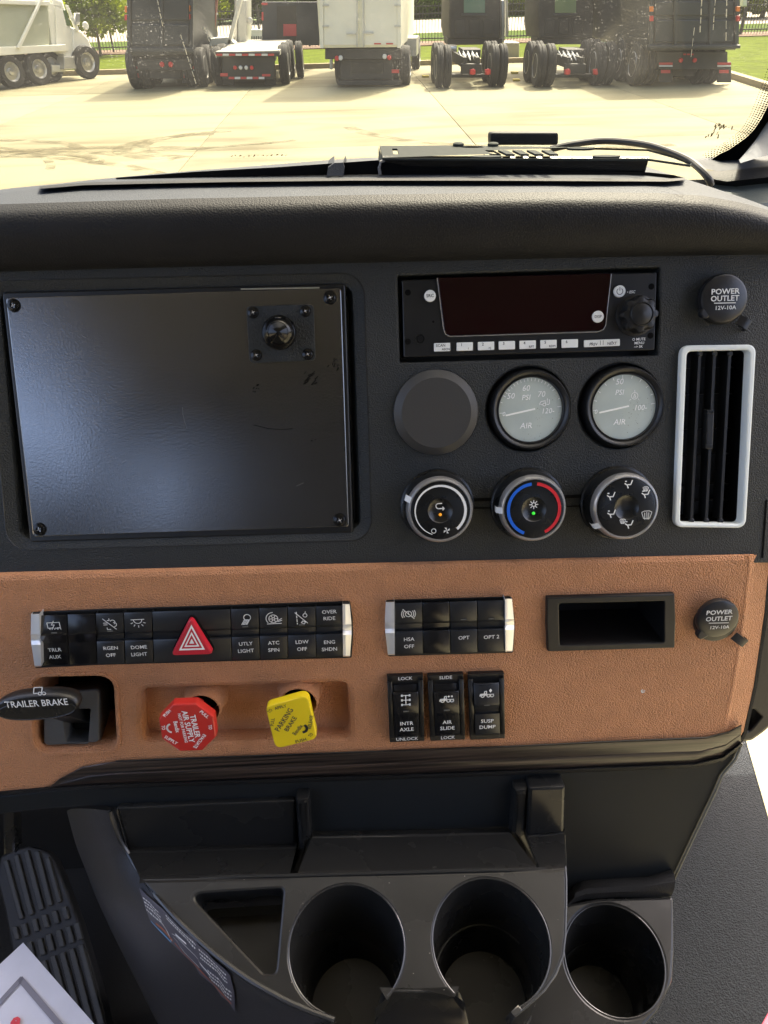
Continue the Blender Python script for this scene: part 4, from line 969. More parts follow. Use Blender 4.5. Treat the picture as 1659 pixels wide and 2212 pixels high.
onlf('divider', [(1112, 1708), (1142, 1704), (1136, 1805), (1164, 1876), (1152, 1877), (1103, 1801)], 0, .0135, .005, rad=.002)
onlf('corner_block', [(1143, 1702), (1222, 1699), (1219, 1800), (1138, 1808)], 0, .016, .003)
# thin tubes added along the edges to draw their highlights
def lip_(name, fr, pts, h, r=.0011):
    Mx = Di @ fr.M; b = B(); b.tube([Mx @ fr.at(x, y, h) for x, y in pts], r, 8); T.part(name, b, M_edge)
lip_('tray_lip', LF, [(252, 1748), (266, 1800), (277, 1838), (284, 1842)], .0048); lip_('tray_lip', LF, [(284, 1842), (460, 1838), (640, 1833)], .0115, .0014)
lip_('tray_lip', LF, [(252, 1746), (440, 1737), (636, 1729)], .0048, .0008)
lip_('tray_lip', LF, [(676, 1809), (890, 1805), (1101, 1801)], .0115); lip_('tray_lip', LF, [(1140, 1806), (1180, 1804), (1217, 1799)], .0148, .0013)
lip_('tray_lip', LF, [(672, 1812), (655, 1848), (644, 1888)], .0125, .0008); lip_('tray_lip', LF, [(1104, 1803), (1130, 1840), (1152, 1876)], .0125, .0008)
lip_('deck_lip', DK, [(1221, 1800+72), (1223, 1900), (1223, 1950), (1221, 2020), (1216, 2065), (1200, 2105), (1175, 2140), (1145, 2168), (1114, 2194)], -.0006, .0010)
lip_('corner_lip', LF, [(1219, 1803), (1221, 1840), (1223, 1868)], .014, .0009)
for c_, r_, a_, e_ in ((c1, r1, a1r, b1e), (c2, r2, a2r, b2e)):
    b = B(); b.tube([(c_[0]+r_*math.cos(R(a_+(e_-a_)*i/60)), c_[1]+r_*math.sin(R(a_+(e_-a_)*i/60)), -.0006) for i in range(61)], .0008, 8); T.part('cup_rim', b, M_edge)
lip_('tongue_lip', DK, [(828, 2139), (900, 2141), (990, 2137)], -.0012, .0012)
b = B(); b.plate(ccw(T.poly([(1102, 2186), (1113, 2199), (1130, 2182), (1119, 2170)])), -.04, .0006, .001); T.part('arm_end', b, M_edge)
# tube added to draw the light streak along the deck's back
b = B(); b.tube([(*T.p(x, y, 0), z) for x, y, z in ((430, 1896, -.0018), (520, 1893, .0), (640, 1891, .0004), (830, 1886, .0006), (1000, 1881, .0004), (1100, 1879, .0), (1180, 1876, -.0018))], .0018, 8); T.part('deck_light_streak', b, M_edge)
rs = random.Random(21); b = B()
for _ in range(60):
    x, y = rs.uniform(320, 1210), rs.uniform(1890, 2140); q = T.p(x, y, 0)
    if any((q[0]-c_[0])**2+(q[1]-c_[1])**2 < (r_*1.03)**2 for c_, r_ in ((c1, r1), (c2, r2))) or 380 < x < 625 and y > 1905 or x < 600 and y > 1950: continue
    s = rs.uniform(.00025, .0006); a_ = rs.uniform(0, 3); b.v += [(q[0]+s*math.cos(a_+j*1.57)*(1.6 if j % 2 else 1), q[1]+s*math.sin(a_+j*1.57), .0002) for j in range(4)]; n_ = len(b.v); b.f.append((n_-4, n_-3, n_-2, n_-1))
T.part('dust_speck', b, mat('console_dust', (.22, .20, .17), .9), kind='stuff')
# left rim welt and the grained side wall
rimw = [(238, 1752), (258, 1810)]+rim_px
def rimpt(i):
    x, y = rimw[i]
    if i < 2: return LF.w(x, y, .009 if i else .006)
    t_ = min(1, (i-2)/2); a = LF.w(x, y, .012); c = DK.w(x, y, .001); return a.lerp(c, t_)
RIM = [rimpt(i) for i in range(len(rimw))]
b = B(); b.tube(cr([Di @ p for p in RIM]), .0022, 8); T.part('rim_welt', b, M_edge)
low_px = [(152, 1760), (170, 1830), (192, 1890), (214, 1950), (238, 2005), (270, 2070), (300, 2130), (330, 2190), (350, 2230), (375, 2290)]
LOW = [on_z(x, y, z) for (x, y), z in zip(low_px, [CAMZ-.66, CAMZ-.72, CAMZ-.77, CAMZ-.80, CAMZ-.82, CAMZ-.84, CAMZ-.85, CAMZ-.86, CAMZ-.86, CAMZ-.86])]
rows = []
for t_, bulge in ((0, 0), (.05, .006), (.15, .013), (.3, .018), (.5, .020), (.7, .016), (.85, .010), (1, 0)):
    rows.append([Di @ (a.lerp(c, t_)+Vector((-.55, -.25, .8))*bulge) for a, c in zip(RIM, LOW)])
rows.append([Di @ (p+Vector((.03, 0, -.45))) for p in LOW])
SIDE = rows
# denser along the length by Catmull-Rom
rows = [cr(r) for r in rows]
b = B(); b.grid(rows); T.part('grained_side', b, M_side)
# instruction sticker laid on that side
DS = Di.inverted()
def side_at(px, py):
    best = None
    for r in range(len(rows)-2):
        for c in range(len(rows[0])-1):
            for u in (0, .25, .5, .75):
                for v in (0, .25, .5, .75):
                    q = rows[r][c].lerp(rows[r][c+1], u).lerp(rows[r+1][c].lerp(rows[r+1][c+1], u), v)
                    w_ = DS @ q; pr_ = project(w_); d = (pr_[0]-px)**2+(pr_[1]-py)**2
                    if best is None or d < best[0]: best = (d, w_)
    return best[1]
rw0 = [DS @ p for p in rows[0]]
STq = [(306, 1916), (500, 2104), (513, 2180), (328, 1986)]
_g = {}
def st(u, v, off=.0009):
    key = (round(u, 4), round(v, 4))
    x = lerp(lerp(STq[0][0], STq[1][0], u), lerp(STq[3][0], STq[2][0], u), v); y = lerp(lerp(STq[0][1], STq[1][1], u), lerp(STq[3][1], STq[2][1], u), v)
    return x, y
nu, nv = 12, 4
G = [[side_at(*st(i/nu, j/nv)) for i in range(nu+1)] for j in range(nv+1)]
# smooth normal of the sticker sheet and a bilinear lookup on it
sn = ((G[0][nu]-G[0][0]).cross(G[nv][0]-G[0][0])).normalized()
if sn.dot(CP-G[0][0]) < 0: sn = -sn
O3, U3, V3 = G[0][0], (G[0][nu]-G[0][0]), (G[nv][0]-G[0][0])
ST = Thing('instruction_sticker', 'purplish grey instruction sticker curved along the console side beside the pedal', 'sticker', DK, 400, 2040)
Si = (DK.M @ Matrix.Translation(ST.o0)).inverted()
def sg(u, v, off):
    a = min(max(u, 0), 1)*nu; c = min(max(v, 0), 1)*nv; i, j = min(int(a), nu-1), min(int(c), nv-1); a -= i; c -= j
    return Si @ (G[j][i].lerp(G[j][i+1], a).lerp(G[j+1][i].lerp(G[j+1][i+1], a), c)+sn*off)
b = B(); b.grid([[sg(i/nu, j/nv, .0022) for i in range(nu+1)] for j in range(nv+1)], flip=True); ST.part('sheet', b, mat('sticker_grey', (.085, .08, .10), .4))
def rib(strokes, m, name, off=.0030, wv=.02):
    b = B()
    for (u0, v0, u1, v1, w_) in strokes:
        n = 6; A_ = []; C_ = []
        for i in range(n+1):
            u, v = lerp(u0, u1, i/n), lerp(v0, v1, i/n); A_.append(sg(u, v-w_/2, off)); C_.append(sg(u, v+w_/2, off))
        b.grid([A_, C_])
    ST.part(name, b, m, kind='stuff')
rs = random.Random(5); tl = []
for (ua, ub, vs_) in ((.02, .2, (.25, .38, .5, .62)), (.28, .62, (.10, .2)), (.66, .95, (.12, .24, .34)), (.72, .98, (.56, .66, .76))):
    for v in vs_:
        u = ua
        while u < ub: 
            l = rs.uniform(.008, .022); tl.append((u, v, min(u+l, ub), v, .045)); u += l+.008
rib(tl, M_wprint, 'small_print'); rib([(.1, .80, .28, .86, .05), (.3, .86, .97, .88, .03)], mat('orange_print', (.5, .14, .06), .5), 'orange_line')
rib([(.03, .95, .25, .95, .04)], mat('blue_print', (.15, .4, .7), .5), 'blue_line')
rib([(.16, .5, .26, .9, .05), (.36, .45, .48, .42, .06), (.62, .62, .74, .66, .06), (.3, .6, .36, .5, .015), (.36, .5, .6, .55, .015), (.3, .7, .6, .8, .015), (.6, .55, .66, .75, .015)], M_white, 'diagram')

# passenger-side cup holder
T = Thing('side_cupholder', 'single black cup holder on a lower deck beyond the main console', 'cup holder', RD, 1330, 2060)
c3 = T.p(1327, 2071); r3 = 107*T.k(1327, 2071)
deck = rpoly(ccw(T.poly([(1200, 1968), (1228, 1952), (1290, 1940), (1455, 1936), (1457, 2050), (1453, 2120), (1420, 2185), (1372, 2240), (1290, 2330), (1112, 2330), (1118, 2190), (1168, 2130), (1200, 2060)])), [.002, .01, .01, .002, .004, .02, .03, .02, .002, .002, .002, .002, .002])
b = B(); b.plate(deck, -.14, 0, .003, [circ(*c3, r3, 64)], .0025, hz=[-.002]); T.part('deck', b, M_console)
dn2 = (RD.M.to_3x3().inverted() @ Vector((0, 0, -1))); b = B(); rows = []
for rr, z in ((1.0, .001), (.985, .004), (.93, .066), (.925, .070), (.87, .074), (.865, .078), (.83, .104), (.80, .110)):
    o = dn2*z; rows.append([(c3[0]+o.x+rr*r3*math.cos(2*math.pi*i/60), c3[1]+o.y+rr*r3*math.sin(2*math.pi*i/60), o.z) for i in range(61)])
b.grid(rows); T.part('cup_wall', b, M_console)
b = B(); b.tube([(p[0], p[1], -.0006) for p in circ(*c3, r3, 60)]+[(c3[0]+r3, c3[1], -.0006)], .0008, 8); T.part('cup_rim', b, M_edge)
o = dn2*.110; b = B(); b.v = [(c3[0]+o.x+.82*r3*math.cos(2*math.pi*i/48), c3[1]+o.y+.82*r3*math.sin(2*math.pi*i/48), o.z) for i in range(48)]; b.f = [tuple(range(48))]; T.part('cup_floor', b, M_console)
o = dn2*.072; b = B(); b.tube([(c3[0]+o.x+.925*r3*math.cos(2*math.pi*i/48), c3[1]+o.y+.925*r3*math.sin(2*math.pi*i/48), o.z) for i in range(49)], .0011, 6); T.part('cup_step', b, M_edge)
# rolled step behind it
b = B(); Ri = (RD.M @ Matrix.Translation(T.o0)).inverted(); xs = [(1222, 1946, 1962), (1238, 1918, 1950), (1262, 1905, 1942), (1330, 1900, 1938), (1400, 1897, 1937), (1452, 1880, 1935)]
rows = []
for t_, h in ((0, -.004), (.1, .0), (.3, .007), (.55, .010), (.8, .007), (1, -.002)):
    rows.append([Ri @ (LF.w(x, y0-6, .0).lerp(RD.w(x, y1, 0), t_)+Vector((0, -.3, .9))*h) for x, y0, y1 in xs])
b.grid(rows, flip=True); T.part('rolled_step', b, M_pad)

# ================================================================ FOOTWELL THINGS
ZF = CAMZ-1.12
T = Thing('accelerator_pedal', 'long black ribbed rubber accelerator pedal in the driver footwell', 'pedal', Frame(on_z(110, 2020, ZF+.12), R(62), flat=False), 110, 2020)
ped = [(0, 1850), (30, 1836), (62, 1828), (88, 1834), (105, 1842), (118, 1858), (134, 1895), (154, 1947), (172, 1996), (187, 2046), (205, 2105), (222, 2165), (240, 2250), (75, 2330), (50, 2180), (24, 2046), (9, 1966), (-8, 1900)]
b = B(); b.plate(rpoly(ccw(T.poly(ped)), .004, 3), -.02, 0, .003); T.part('pedal_body', b, M_rubber)
def padq(q, par=None):
    b = B(); b.plate(rpoly(ccw(T.poly(q, .004)), .0016, 3), -.001, .0045, .0012); T.part('tread_rib', b, M_pedal)
for x0, x1, w_, y0, y1 in ((6, 41, 10, 1857, 1984), (28, 62, 11, 1845, 1975), (50, 84, 11, 1836, 1964), (73, 103, 11, 1838, 1955), (97, 124, 9, 1850, 1948)):
    padq([(x0, y0+3), (x0+w_, y0), (x1+w_, y1), (x1, y1+3)])
for i, (x, y) in enumerate(((24, 2001), (44, 1994), (66, 1984), (88, 1975), (110, 1967), (131, 1958))): padq([(x, y+2), (x+12, y), (x+19, y+27), (x+8, y+30)])
for i, (x, y) in enumerate(((36, 2044), (56, 2034), (78, 2026), (97, 2017), (119, 2008), (140, 2000), (158, 1992))): padq([(x, y+2), (x+12, y), (x+21, y+36), (x+9, y+39)])
for x, y in ((66, 2082), (88, 2074), (108, 2064), (128, 2056), (148, 2048), (168, 2040)): padq([(x, y+3), (x+11, y), (x+58, y+170), (x+44, y+174)])
T = Thing('brake_pedal_arm', 'dark steel pedal arm hanging above the accelerator', 'pedal arm', LF, 15, 1790)
b = B(); b.plate(ccw(T.poly([(4, 1752), (30, 1752), (34, 1845), (6, 1850)], -.05)), -.065, -.05, .003); T.part('arm', b, M_gloss)

# paper sheet
PF = Frame(on_z(40, 2150, CAMZ-.80), R(8), flat=True)
T = Thing('paper_sheet', 'white paper sheet with grey ruled border and red letter over the pedal', 'paper', PF, 40, 2150)
q4 = [(50, 2036), (208, 2217), (30, 2400), (-110, 2188)]
P4 = [T.p(*p) for p in q4]; n = 14; rows = []
for i in range(n+1):
    r_ = []
    for j in range(n+1):
        u, v = i/n, j/n; x = lerp(lerp(P4[0][0], P4[1][0], u), lerp(P4[3][0], P4[2][0], u), v); y = lerp(lerp(P4[0][1], P4[1][1], u), lerp(P4[3][1], P4[2][1], u), v)
        r_.append((x, y, .0012*math.sin(u*4+v*2)))
    rows.append(r_)
b = B(); b.grid(rows, flip=True); T.part('sheet', b, mat('white_paper', (.66, .66, .74), .6, bump=.15, bscale=60, var=.04, vscale=40))
b = B(); b.stroke([T.p(-60, 2232, .002), T.p(45, 2116, .002), T.p(135, 2221, .002)], .0052, .0024); T.part('ruled_border', b, mat('grey_rule', (.20, .19, .23), .5))
T.text('e', 34, 2206, 30, .003, mat('red_print', (.7, .03, .05), .5), rot=-8, bold=.04)

# red strap corner
b = B()
T = Thing('red_tag', 'red fabric strap end at the edge of the floor mat', 'strap', Frame(on_z(1655, 2205, ZF+.1), R(0), flat=True), 1655, 2205)
b.plate(rpoly(ccw(T.poly([(1636, 2230), (1664, 2180), (1700, 2200), (1700, 2260)])), .004), -.004, .0, .001); T.part('strap', b, mat('red_fabric', (.45, .03, .05), .7))

# tablet bracket on the dash top
KB = on_top(820, 378, 0)
T = Thing('device_bracket', 'black slotted steel device bracket lying on the dash top behind the glass', 'bracket', Frame(KB, R(0), flat=True), 820, 378)
Ki = (T.fr.M @ Matrix.Translation(T.o0)).inverted()
yb = KB.y
def BK(px, py, dy, dz=0): q = on_y(px, py, yb+dy); return Ki @ (q+Vector((0, 0, dz)))
fl = [BK(827, 341, 0), BK(1402, 342, 0)]; fb = [BK(829, 378, 0), BK(1392, 377, 0)]
b = B()
rows = [[fb[0], fb[1]], [fb[0].lerp(fl[0], .9), fb[1].lerp(fl[1], .9)], [fl[0], fl[1]], [fl[0]+Vector((0, .002, .001)), fl[1]+Vector((0, .002, .001))]]
b.grid(rows, flip=False); b.grid([[fb[0], fl[0]], [fb[0]+Vector((0, .002, 0)), fl[0]+Vector((0, .002, 0))]]); T.part('front_flange', b, mat('gloss_black_steel', (.008, .008, .008), .22, bump=.5, bscale=900, bdist=.0004))
# top plate on a horizontal plane through the flange's upper edge
zt_ = (T.fr.M @ (fl[0]+T.o0)).z+.0006
def TP(px, py, dz=0):
    q = Ki @ on_z(px, py, zt_+dz); return (q.x, q.y)
plate = [TP(826, 341), TP(1402, 343), TP(1492, 356), TP(1494, 352), TP(1455, 337), TP(1400, 322), TP(1210, 317), TP(960, 314), TP(820, 315)]
slots = []
for x in (1046, 1076, 1107, 1138, 1170):
    slots.append([TP(x, 324), TP(x+20, 324.5), TP(x+36, 333), TP(x+18, 332.5)])
slots.append([TP(847, 321), TP(858, 321), TP(862, 333), TP(850, 333)])
lz = (Ki @ on_z(826, 341, zt_)).z
for cx_, cy_, w_ in ((1020, 317.5, 26), (1050, 337, 34), (1310, 336.5, 30), (1255, 319, 30)):
    slots.append([TP(cx_+w_*math.cos(R(a)), cy_-2.1*math.sin(R(a))) for a in range(0, 360, 20)])
b = B(); b.plate(rpoly(ccw(plate), [.0]*len(plate)), lz-.0015, lz, .0004, slots, .0); T.part('top_plate', b, M_bracket)
b = B(); b.grid([[BK(818, 318, .03), BK(817, 350, .004), BK(820, 377, 0)], [BK(826, 341, .001), BK(829, 345, .001), BK(829, 378, 0)]], flip=True); T.part('end_return', b, M_bracket)
b = B(); b.tube([BK(831, 346, -.001), BK(822, 350, -.001), BK(819, 362, -.001), BK(821, 377, -.001)], .0012, 6); T.part('hem', b, M_chrome2)
for hx in (990, 1065):
    q = Vector((*TP(hx, 315), lz)); b = B(); b.lathe([(.0045, -.002), (.0045, .0018), (.0035, .0024)], q, n=16); T.part('stud', b, M_bracket)

T = Thing('sensor_block', 'flat black rounded sensor block standing behind the bracket', 'sensor', Frame(on_y(1133, 312, yb+.10), R(4)), 1133, 312)
b = B(); b.plate(rpoly(ccw(T.poly([(1059, 286), (1207, 286), (1207, 314), (1059, 314)])), .0030, 5), -.012, 0, .002, bottom=True); T.part('block', b, M_pad)

pts = [on_y(1190, 322, yb+.12), on_y(1235, 312, yb+.12), on_y(1290, 305, yb+.12), on_y(1340, 306, yb+.11), on_y(1400, 314, yb+.09), on_y(1450, 330, yb+.07), on_y(1490, 348, yb+.05), on_y(1512, 365, yb+.03), on_y(1530, 385, yb+.02), on_y(1536, 400, yb+.02)]
b = B(); b.tube(cr(pts, 6), .0029, 10); cab = obj('cable', b, M_cable); tag(cab, 'thick black cable looping behind the bracket down the dash end', 'cable')
# ================================================================ CAB: floor, firewall, walls, glass
def zline(pts, z): return [tuple(on_z(x, y, z)) for x, y in pts]
e0, e1 = on_z(1608, 1580, ZF), on_z(1672, 1800, ZF); d = (e1-e0); eA = e0-d*1.0; eB = e0+d*6
YW = -1.62
b = B(); fx = [( .02, 1.0), (eA.x+.0, 1.0), (eA.x, eA.y), (eB.x, eB.y), (.02, YW)]
b.plate([(p[0], p[1]) for p in fx], ZF-.03, ZF, .004); struct('floor', b, M_carpet)
b = B(); b.plate([(-1.0, YW), (.018, YW), (.018, 1.0), (-1.0, 1.0)], ZF-.03, ZF-.002, .002); struct('floor_driver_side', b, M_dark)
b = B(); b.box(-1.05, .30, .62, .66, ZF, CAMZ-.20); b.box(.28, e0.x-.02, .90, .94, ZF, CAMZ-.20); struct('firewall', b, M_dark)  # second box added to shade the passenger floor
b = B(); b.box(.42, 1.05, .93, .99, CAMZ-.75, CAMZ-.24); struct('sun_block_passenger_side', b, M_dark)  # block added to keep the sun off the passenger floor
b = B(); b.box(-1.09, -1.05, YW-.05, .62, ZF, CAMZ-.42); struct('wall_driver_side', b, M_dark)
cabw = mat('cab_trim_grey', (.05, .048, .046), .8); M_liner = mat('light_headliner', (.15, .145, .14), .9)
b = B(); XB = [-1.05, -.88, -.63, .50, .75, 1.05]; YW = -1.62  # unseen back wall; openings placed for the highlights they reflect into the screen plate
for i in (0, 2, 4): b.box(XB[i], XB[i+1], YW-.05, YW, ZF, CAMZ+.62)
for i in (1, 3): b.box(XB[i], XB[i+1], YW-.05, YW, ZF, CAMZ+.20); b.box(XB[i], XB[i+1], YW-.05, YW, CAMZ+.44, CAMZ+.62)
struct('wall_back', b, cabw)
b = B(); b.box(-1.05, 1.05, YW-.05, .40, CAMZ+.62, CAMZ+.66); struct('ceiling', b, M_liner)
b = B(); b.box(-1.09, -1.05, YW-.05, -1.0, CAMZ-.42, CAMZ+.28); struct('rear_side_wall', b, cabw)  # unseen; height set to darken the lower reflection in the screen plate
b = B(); b.box(1.05, 1.09, YW-.05, -.70, ZF, CAMZ+.62); struct('rear_side_wall_passenger_side', b, cabw)  # unseen; added to darken what the screen plate reflects
# seat bases seen only in reflections
for nm, xx, lb in (('seat', -.55, 'grey driver seat behind the camera on the driver side'), ('seat', .62, 'grey passenger seat behind the camera by the open door')):
    s_ = bpy.data.objects.new('cab_seat', None); COL.objects.link(s_); s_.location = (xx, -.75, ZF); tag(s_, lb, 'seat', 'cab seats')
    b = B(); b.plate(rpoly([(-.26, -.25), (.26, -.25), (.26, .22), (-.26, .22)], .06), .25, .50, .03, bottom=True); obj('cushion', b, cabw, s_)
    b = B(); b.plate(rpoly([(-.25, -.40), (.25, -.40), (.25, -.26), (-.25, -.26)], .05), .45, 1.15, .04, bottom=True); obj('backrest', b, cabw, s_)

# passenger-side end of the dash
T = Thing('passenger_dash', 'grey and black end of the dash below the pillar on the passenger side', 'dash end', Frame((.6, .8, CAMZ-.2), 0), 1600, 380)
Pi = (T.fr.M @ Matrix.Translation(T.o0)).inverted()
def lines(ls): return [[Pi @ on_y(x, y, Y) for (x, y) in l] for l, Y in ls]
b = B(); b.grid(lines([([(1500, 342), (1560, 338), (1760, 322)], 1.02), ([(1500, 352), (1560, 362), (1760, 341)], .90), ([(1508, 362), (1552, 370), (1760, 346)], .88)]), flip=True); T.part('top_strip', b, M_padtop)
b = B(); b.grid(lines([([(1520, 368), (1556, 369), (1760, 345)], .885), ([(1520, 370), (1556, 372), (1760, 350)], .865), ([(1530, 385), (1570, 392), (1760, 372)], .85), ([(1540, 398), (1588, 403), (1760, 384)], .865)]), flip=True); T.part('padded_bar', b, M_pad)
b = B(); b.grid(lines([([(1540, 396), (1588, 401), (1760, 382)], .87), ([(1560, 440), (1640, 440), (1760, 430)], .80), ([(1560, 500), (1640, 500), (1760, 500)], .78)]), flip=True); T.part('end_panel', b, mat('grey_green_plastic', (.10, .115, .105), .5, bump=.3, bscale=500))
T = Thing('knee_panel', 'black rounded knee bolster beyond the tan panel with a gap showing the ground', 'trim panel', Frame(BP.w(1640, 1400, -.09), R(14)), 1640, 1400)
kp = rpoly(ccw(T.poly([(1560, 1190), (1800, 1190), (1800, 1440), (1680, 1562), (1652, 1586), (1628, 1603), (1580, 1613)])), .006)
b = B(); b.plate(kp, -.03, 0, .006, [rpoly(ccw(T.poly([(1627, 1530), (1646, 1549), (1618, 1582), (1610, 1570)])), .002)], .002); T.part('bolster', b, M_rubber)

# windshield
WS = Frame((0, 1.02, CAMZ-.25), R(-38))
def mglass():
    m = bpy.data.materials.new('dusty_windshield_glass'); m.use_nodes = True; t = m.node_tree; n = t.nodes; L = t.links; n.clear()
    out = n.new('ShaderNodeOutputMaterial'); tr = n.new('ShaderNodeBsdfTransparent'); tr.inputs[0].default_value = (.39, .39, .335, 1)
    gl = n.new('ShaderNodeBsdfGlossy'); gl.inputs['Roughness'].default_value = .02
    m1 = n.new('ShaderNodeMixShader'); m1.inputs[0].default_value = .012; L.new(tr.outputs[0], m1.inputs[1]); L.new(gl.outputs[0], m1.inputs[2])
    du = n.new('ShaderNodeBsdfTranslucent'); du.inputs[0].default_value = (.85, .83, .70, 1)
    tc = n.new('ShaderNodeTexCoord')
    vo = n.new('ShaderNodeTexVoronoi'); vo.inputs['Scale'].default_value = 430; L.new(tc.outputs['Object'], vo.inputs['Vector'])
    cr_ = n.new('ShaderNodeMapRange'); cr_.inputs[1].default_value = .26; cr_.inputs[2].default_value = .14; cr_.inputs[3].default_value = 0; cr_.inputs[4].default_value = 1; L.new(vo.outputs['Distance'], cr_.inputs[0])
    wn = n.new('ShaderNodeMath'); wn.operation = 'GREATER_THAN'; wn.inputs[1].default_value = .55
    sp = n.new('ShaderNodeSeparateColor'); L.new(vo.outputs['Color'], sp.inputs[0]); L.new(sp.outputs[0], wn.inputs[0])
    no = n.new('ShaderNodeTexNoise'); no.inputs['Scale'].default_value = 9; no.inputs['Detail'].default_value = 5; L.new(tc.outputs['Object'], no.inputs['Vector'])
    nr = n.new('ShaderNodeMapRange'); nr.inputs[1].default_value = .42; nr.inputs[2].default_value = .62; L.new(no.outputs[0], nr.inputs[0])
    a = n.new('ShaderNodeMath'); a.operation = 'MULTIPLY'; L.new(cr_.outputs[0], a.inputs[0]); L.new(wn.outputs[0], a.inputs[1])
    a2 = n.new('ShaderNodeMath'); a2.operation = 'MULTIPLY'; L.new(a.outputs[0], a2.inputs[0]); L.new(nr.outputs[0], a2.inputs[1])
    # more of the dust high on the glass
    sx = n.new('ShaderNodeSeparateXYZ'); L.new(tc.outputs['Object'], sx.inputs[0])
    hr = n.new('ShaderNodeMapRange'); hr.inputs[1].default_value = GY0; hr.inputs[2].default_value = GY1; L.new(sx.outputs[1], hr.inputs[0])
    a3 = n.new('ShaderNodeMath'); a3.operation = 'MULTIPLY'; L.new(a2.outputs[0], a3.inputs[0]); L.new(hr.outputs[0], a3.inputs[1])
    film = n.new('ShaderNodeMath'); film.operation = 'MULTIPLY_ADD'; film.inputs[1].default_value = .004; film.inputs[2].default_value = .005; L.new(nr.outputs[0], film.inputs[0])
    s = n.new('ShaderNodeMath'); s.operation = 'MULTIPLY_ADD'; s.inputs[1].default_value = .08; L.new(a3.outputs[0], s.inputs[0]); L.new(film.outputs[0], s.inputs[2]); s.use_clamp = True
    m2 = n.new('ShaderNodeMixShader'); L.new(s.outputs[0], m2.inputs[0]); L.new(m1.outputs[0], m2.inputs[1]); L.new(du.outputs[0], m2.inputs[2]); L.new(m2.outputs[0], out.inputs[0])
    return m
T = Thing('windshield', 'dusty truck windshield with dotted black border at its lower corner', 'windshield', WS, 830, 380)
GY0 = T.p(830, 260)[1]; GY1 = T.p(830, 60)[1]
x0 = T.p(-300, 200)[0]; x1 = T.p(1900, 200)[0]; y0 = T.p(830, 460)[1]; 
b = B(); b.cap([[(x0, y0-.1), (x1, y0-.1), (x1, y0+1.0), (x0, y0+1.0)]], 0); T.part('glass', b, mglass(), smooth=0) if False else T.part('glass', b, mglass())
fr_u = [(1534, 346), (1554, 333), (1575, 323), (1594, 310), (1612, 297), (1629, 280), (1645, 256), (1659, 228), (1690, 150), (1720, 60), (1740, -60)]
fr_l = [(1560, 380), (1590, 365), (1610, 352), (1630, 340), (1650, 318), (1680, 290), (1720, 270), (1760, 250), (1800, 200), (1820, 100), (1840, -60)]
b = B(); b.grid([[(*T.p(*p, .002), .002) for p in fr_u], [(*T.p(*p, .002), .002) for p in fr_l]], flip=True); b.grid([[(*T.p(*p, .002), .002) for p in fr_l], [(*T.p(*p, .002), .002) for p in fr_u]], flip=True)
T.part('ceramic_border', b, M_void)
b = B(); U_ = cr([Vector((*T.p(*p, .002), .002)) for p in fr_u], 12)
acc = 0; last = U_[0]
for row in range(5):
    off = .0022+row*.0034; rad = .0013-row*.00017; s = (row % 2)*.0017; prev = U_[0]
    for q in U_[1:]:
        seg = (q-prev); l = seg.length; tdir = seg.normalized(); nrm = Vector((-tdir.y, tdir.x, 0))
        while s < l:
            c_ = prev+tdir*s+nrm*off; i = b.add([(c_.x+rad*math.cos(a*math.pi/4), c_.y+rad*math.sin(a*math.pi/4), .002) for a in range(8)]); b.f.append(tuple(range(i, i+8))); s += .0034
        s -= l; prev = q
T.part('border_dot', b, M_void, kind='stuff')
# dirt smears low on the glass
rs = random.Random(11); b = B()
def smear(cx, cy, n, sx, sy, ang_, ln):
    for _ in range(n):
        x, y = cx+rs.gauss(0, sx), cy+rs.gauss(0, sy); a = R(ang_+rs.uniform(-20, 20)); l = ln*rs.uniform(.3, 1)
        b.stroke([T.p(x, y, .001), T.p(x+l*math.cos(a), y-l*math.sin(a), .001)], rs.uniform(.0006, .0016), .001)
smear(1556, 275, 16, 9, 7, 60, 10); smear(1535, 292, 8, 7, 4, 60, 8)
for i in range(13): smear(497+i*10, 337, 1, 1, 1, 30, 4)
T.part('bug_smear', b, mat('brown_smear', (.16, .12, .05), .8), kind='stuff')
# long wiper streaks
b = B()
for (x0_, y0_, x1_, y1_, n) in ((390, 75, 425, 185, 7), (1570, -5, 1568, 95, 4), (1545, 0, 1540, 70, 4), (1516, 0, 1512, 75, 4), (1500, 60, 1492, 130, 3), (440, 60, 470, 130, 4), (340, 0, 352, 60, 4)):
    for k_ in range(n):
        t0 = k_/n; b.stroke([T.p(lerp(x0_, x1_, t0), lerp(y0_, y1_, t0), .0012), T.p(lerp(x0_, x1_, t0+.7/n), lerp(y0_, y1_, t0+.7/n), .0012)], rs.uniform(.0004, .0009), .0012)
m_streak = mat('pale_dust', (.8, .8, .72), .9)
T.part('dust_streak', b, m_streak, kind='stuff')
T = Thing('windshield_pillar', 'grey trimmed windshield pillar at the corner of the glass', 'pillar', Frame((.6, .9, CAMZ-.1), 0), 1640, 300)
Pi = (T.fr.M @ Matrix.Translation(T.o0)).inverted()
b = B(); b.grid(lines([([(1596, 346), (1610, 330), (1632, 303), (1659, 262), (1700, 170), (1730, 60), (1760, -80)], .93), ([(1600, 352), (1640, 340), (1690, 330), (1760, 290), (1800, 190), (1830, 60), (1860, -80)], .80)]), flip=True); T.part('pillar_trim', b, mat('pillar_grey', (.16, .17, .19), .6))

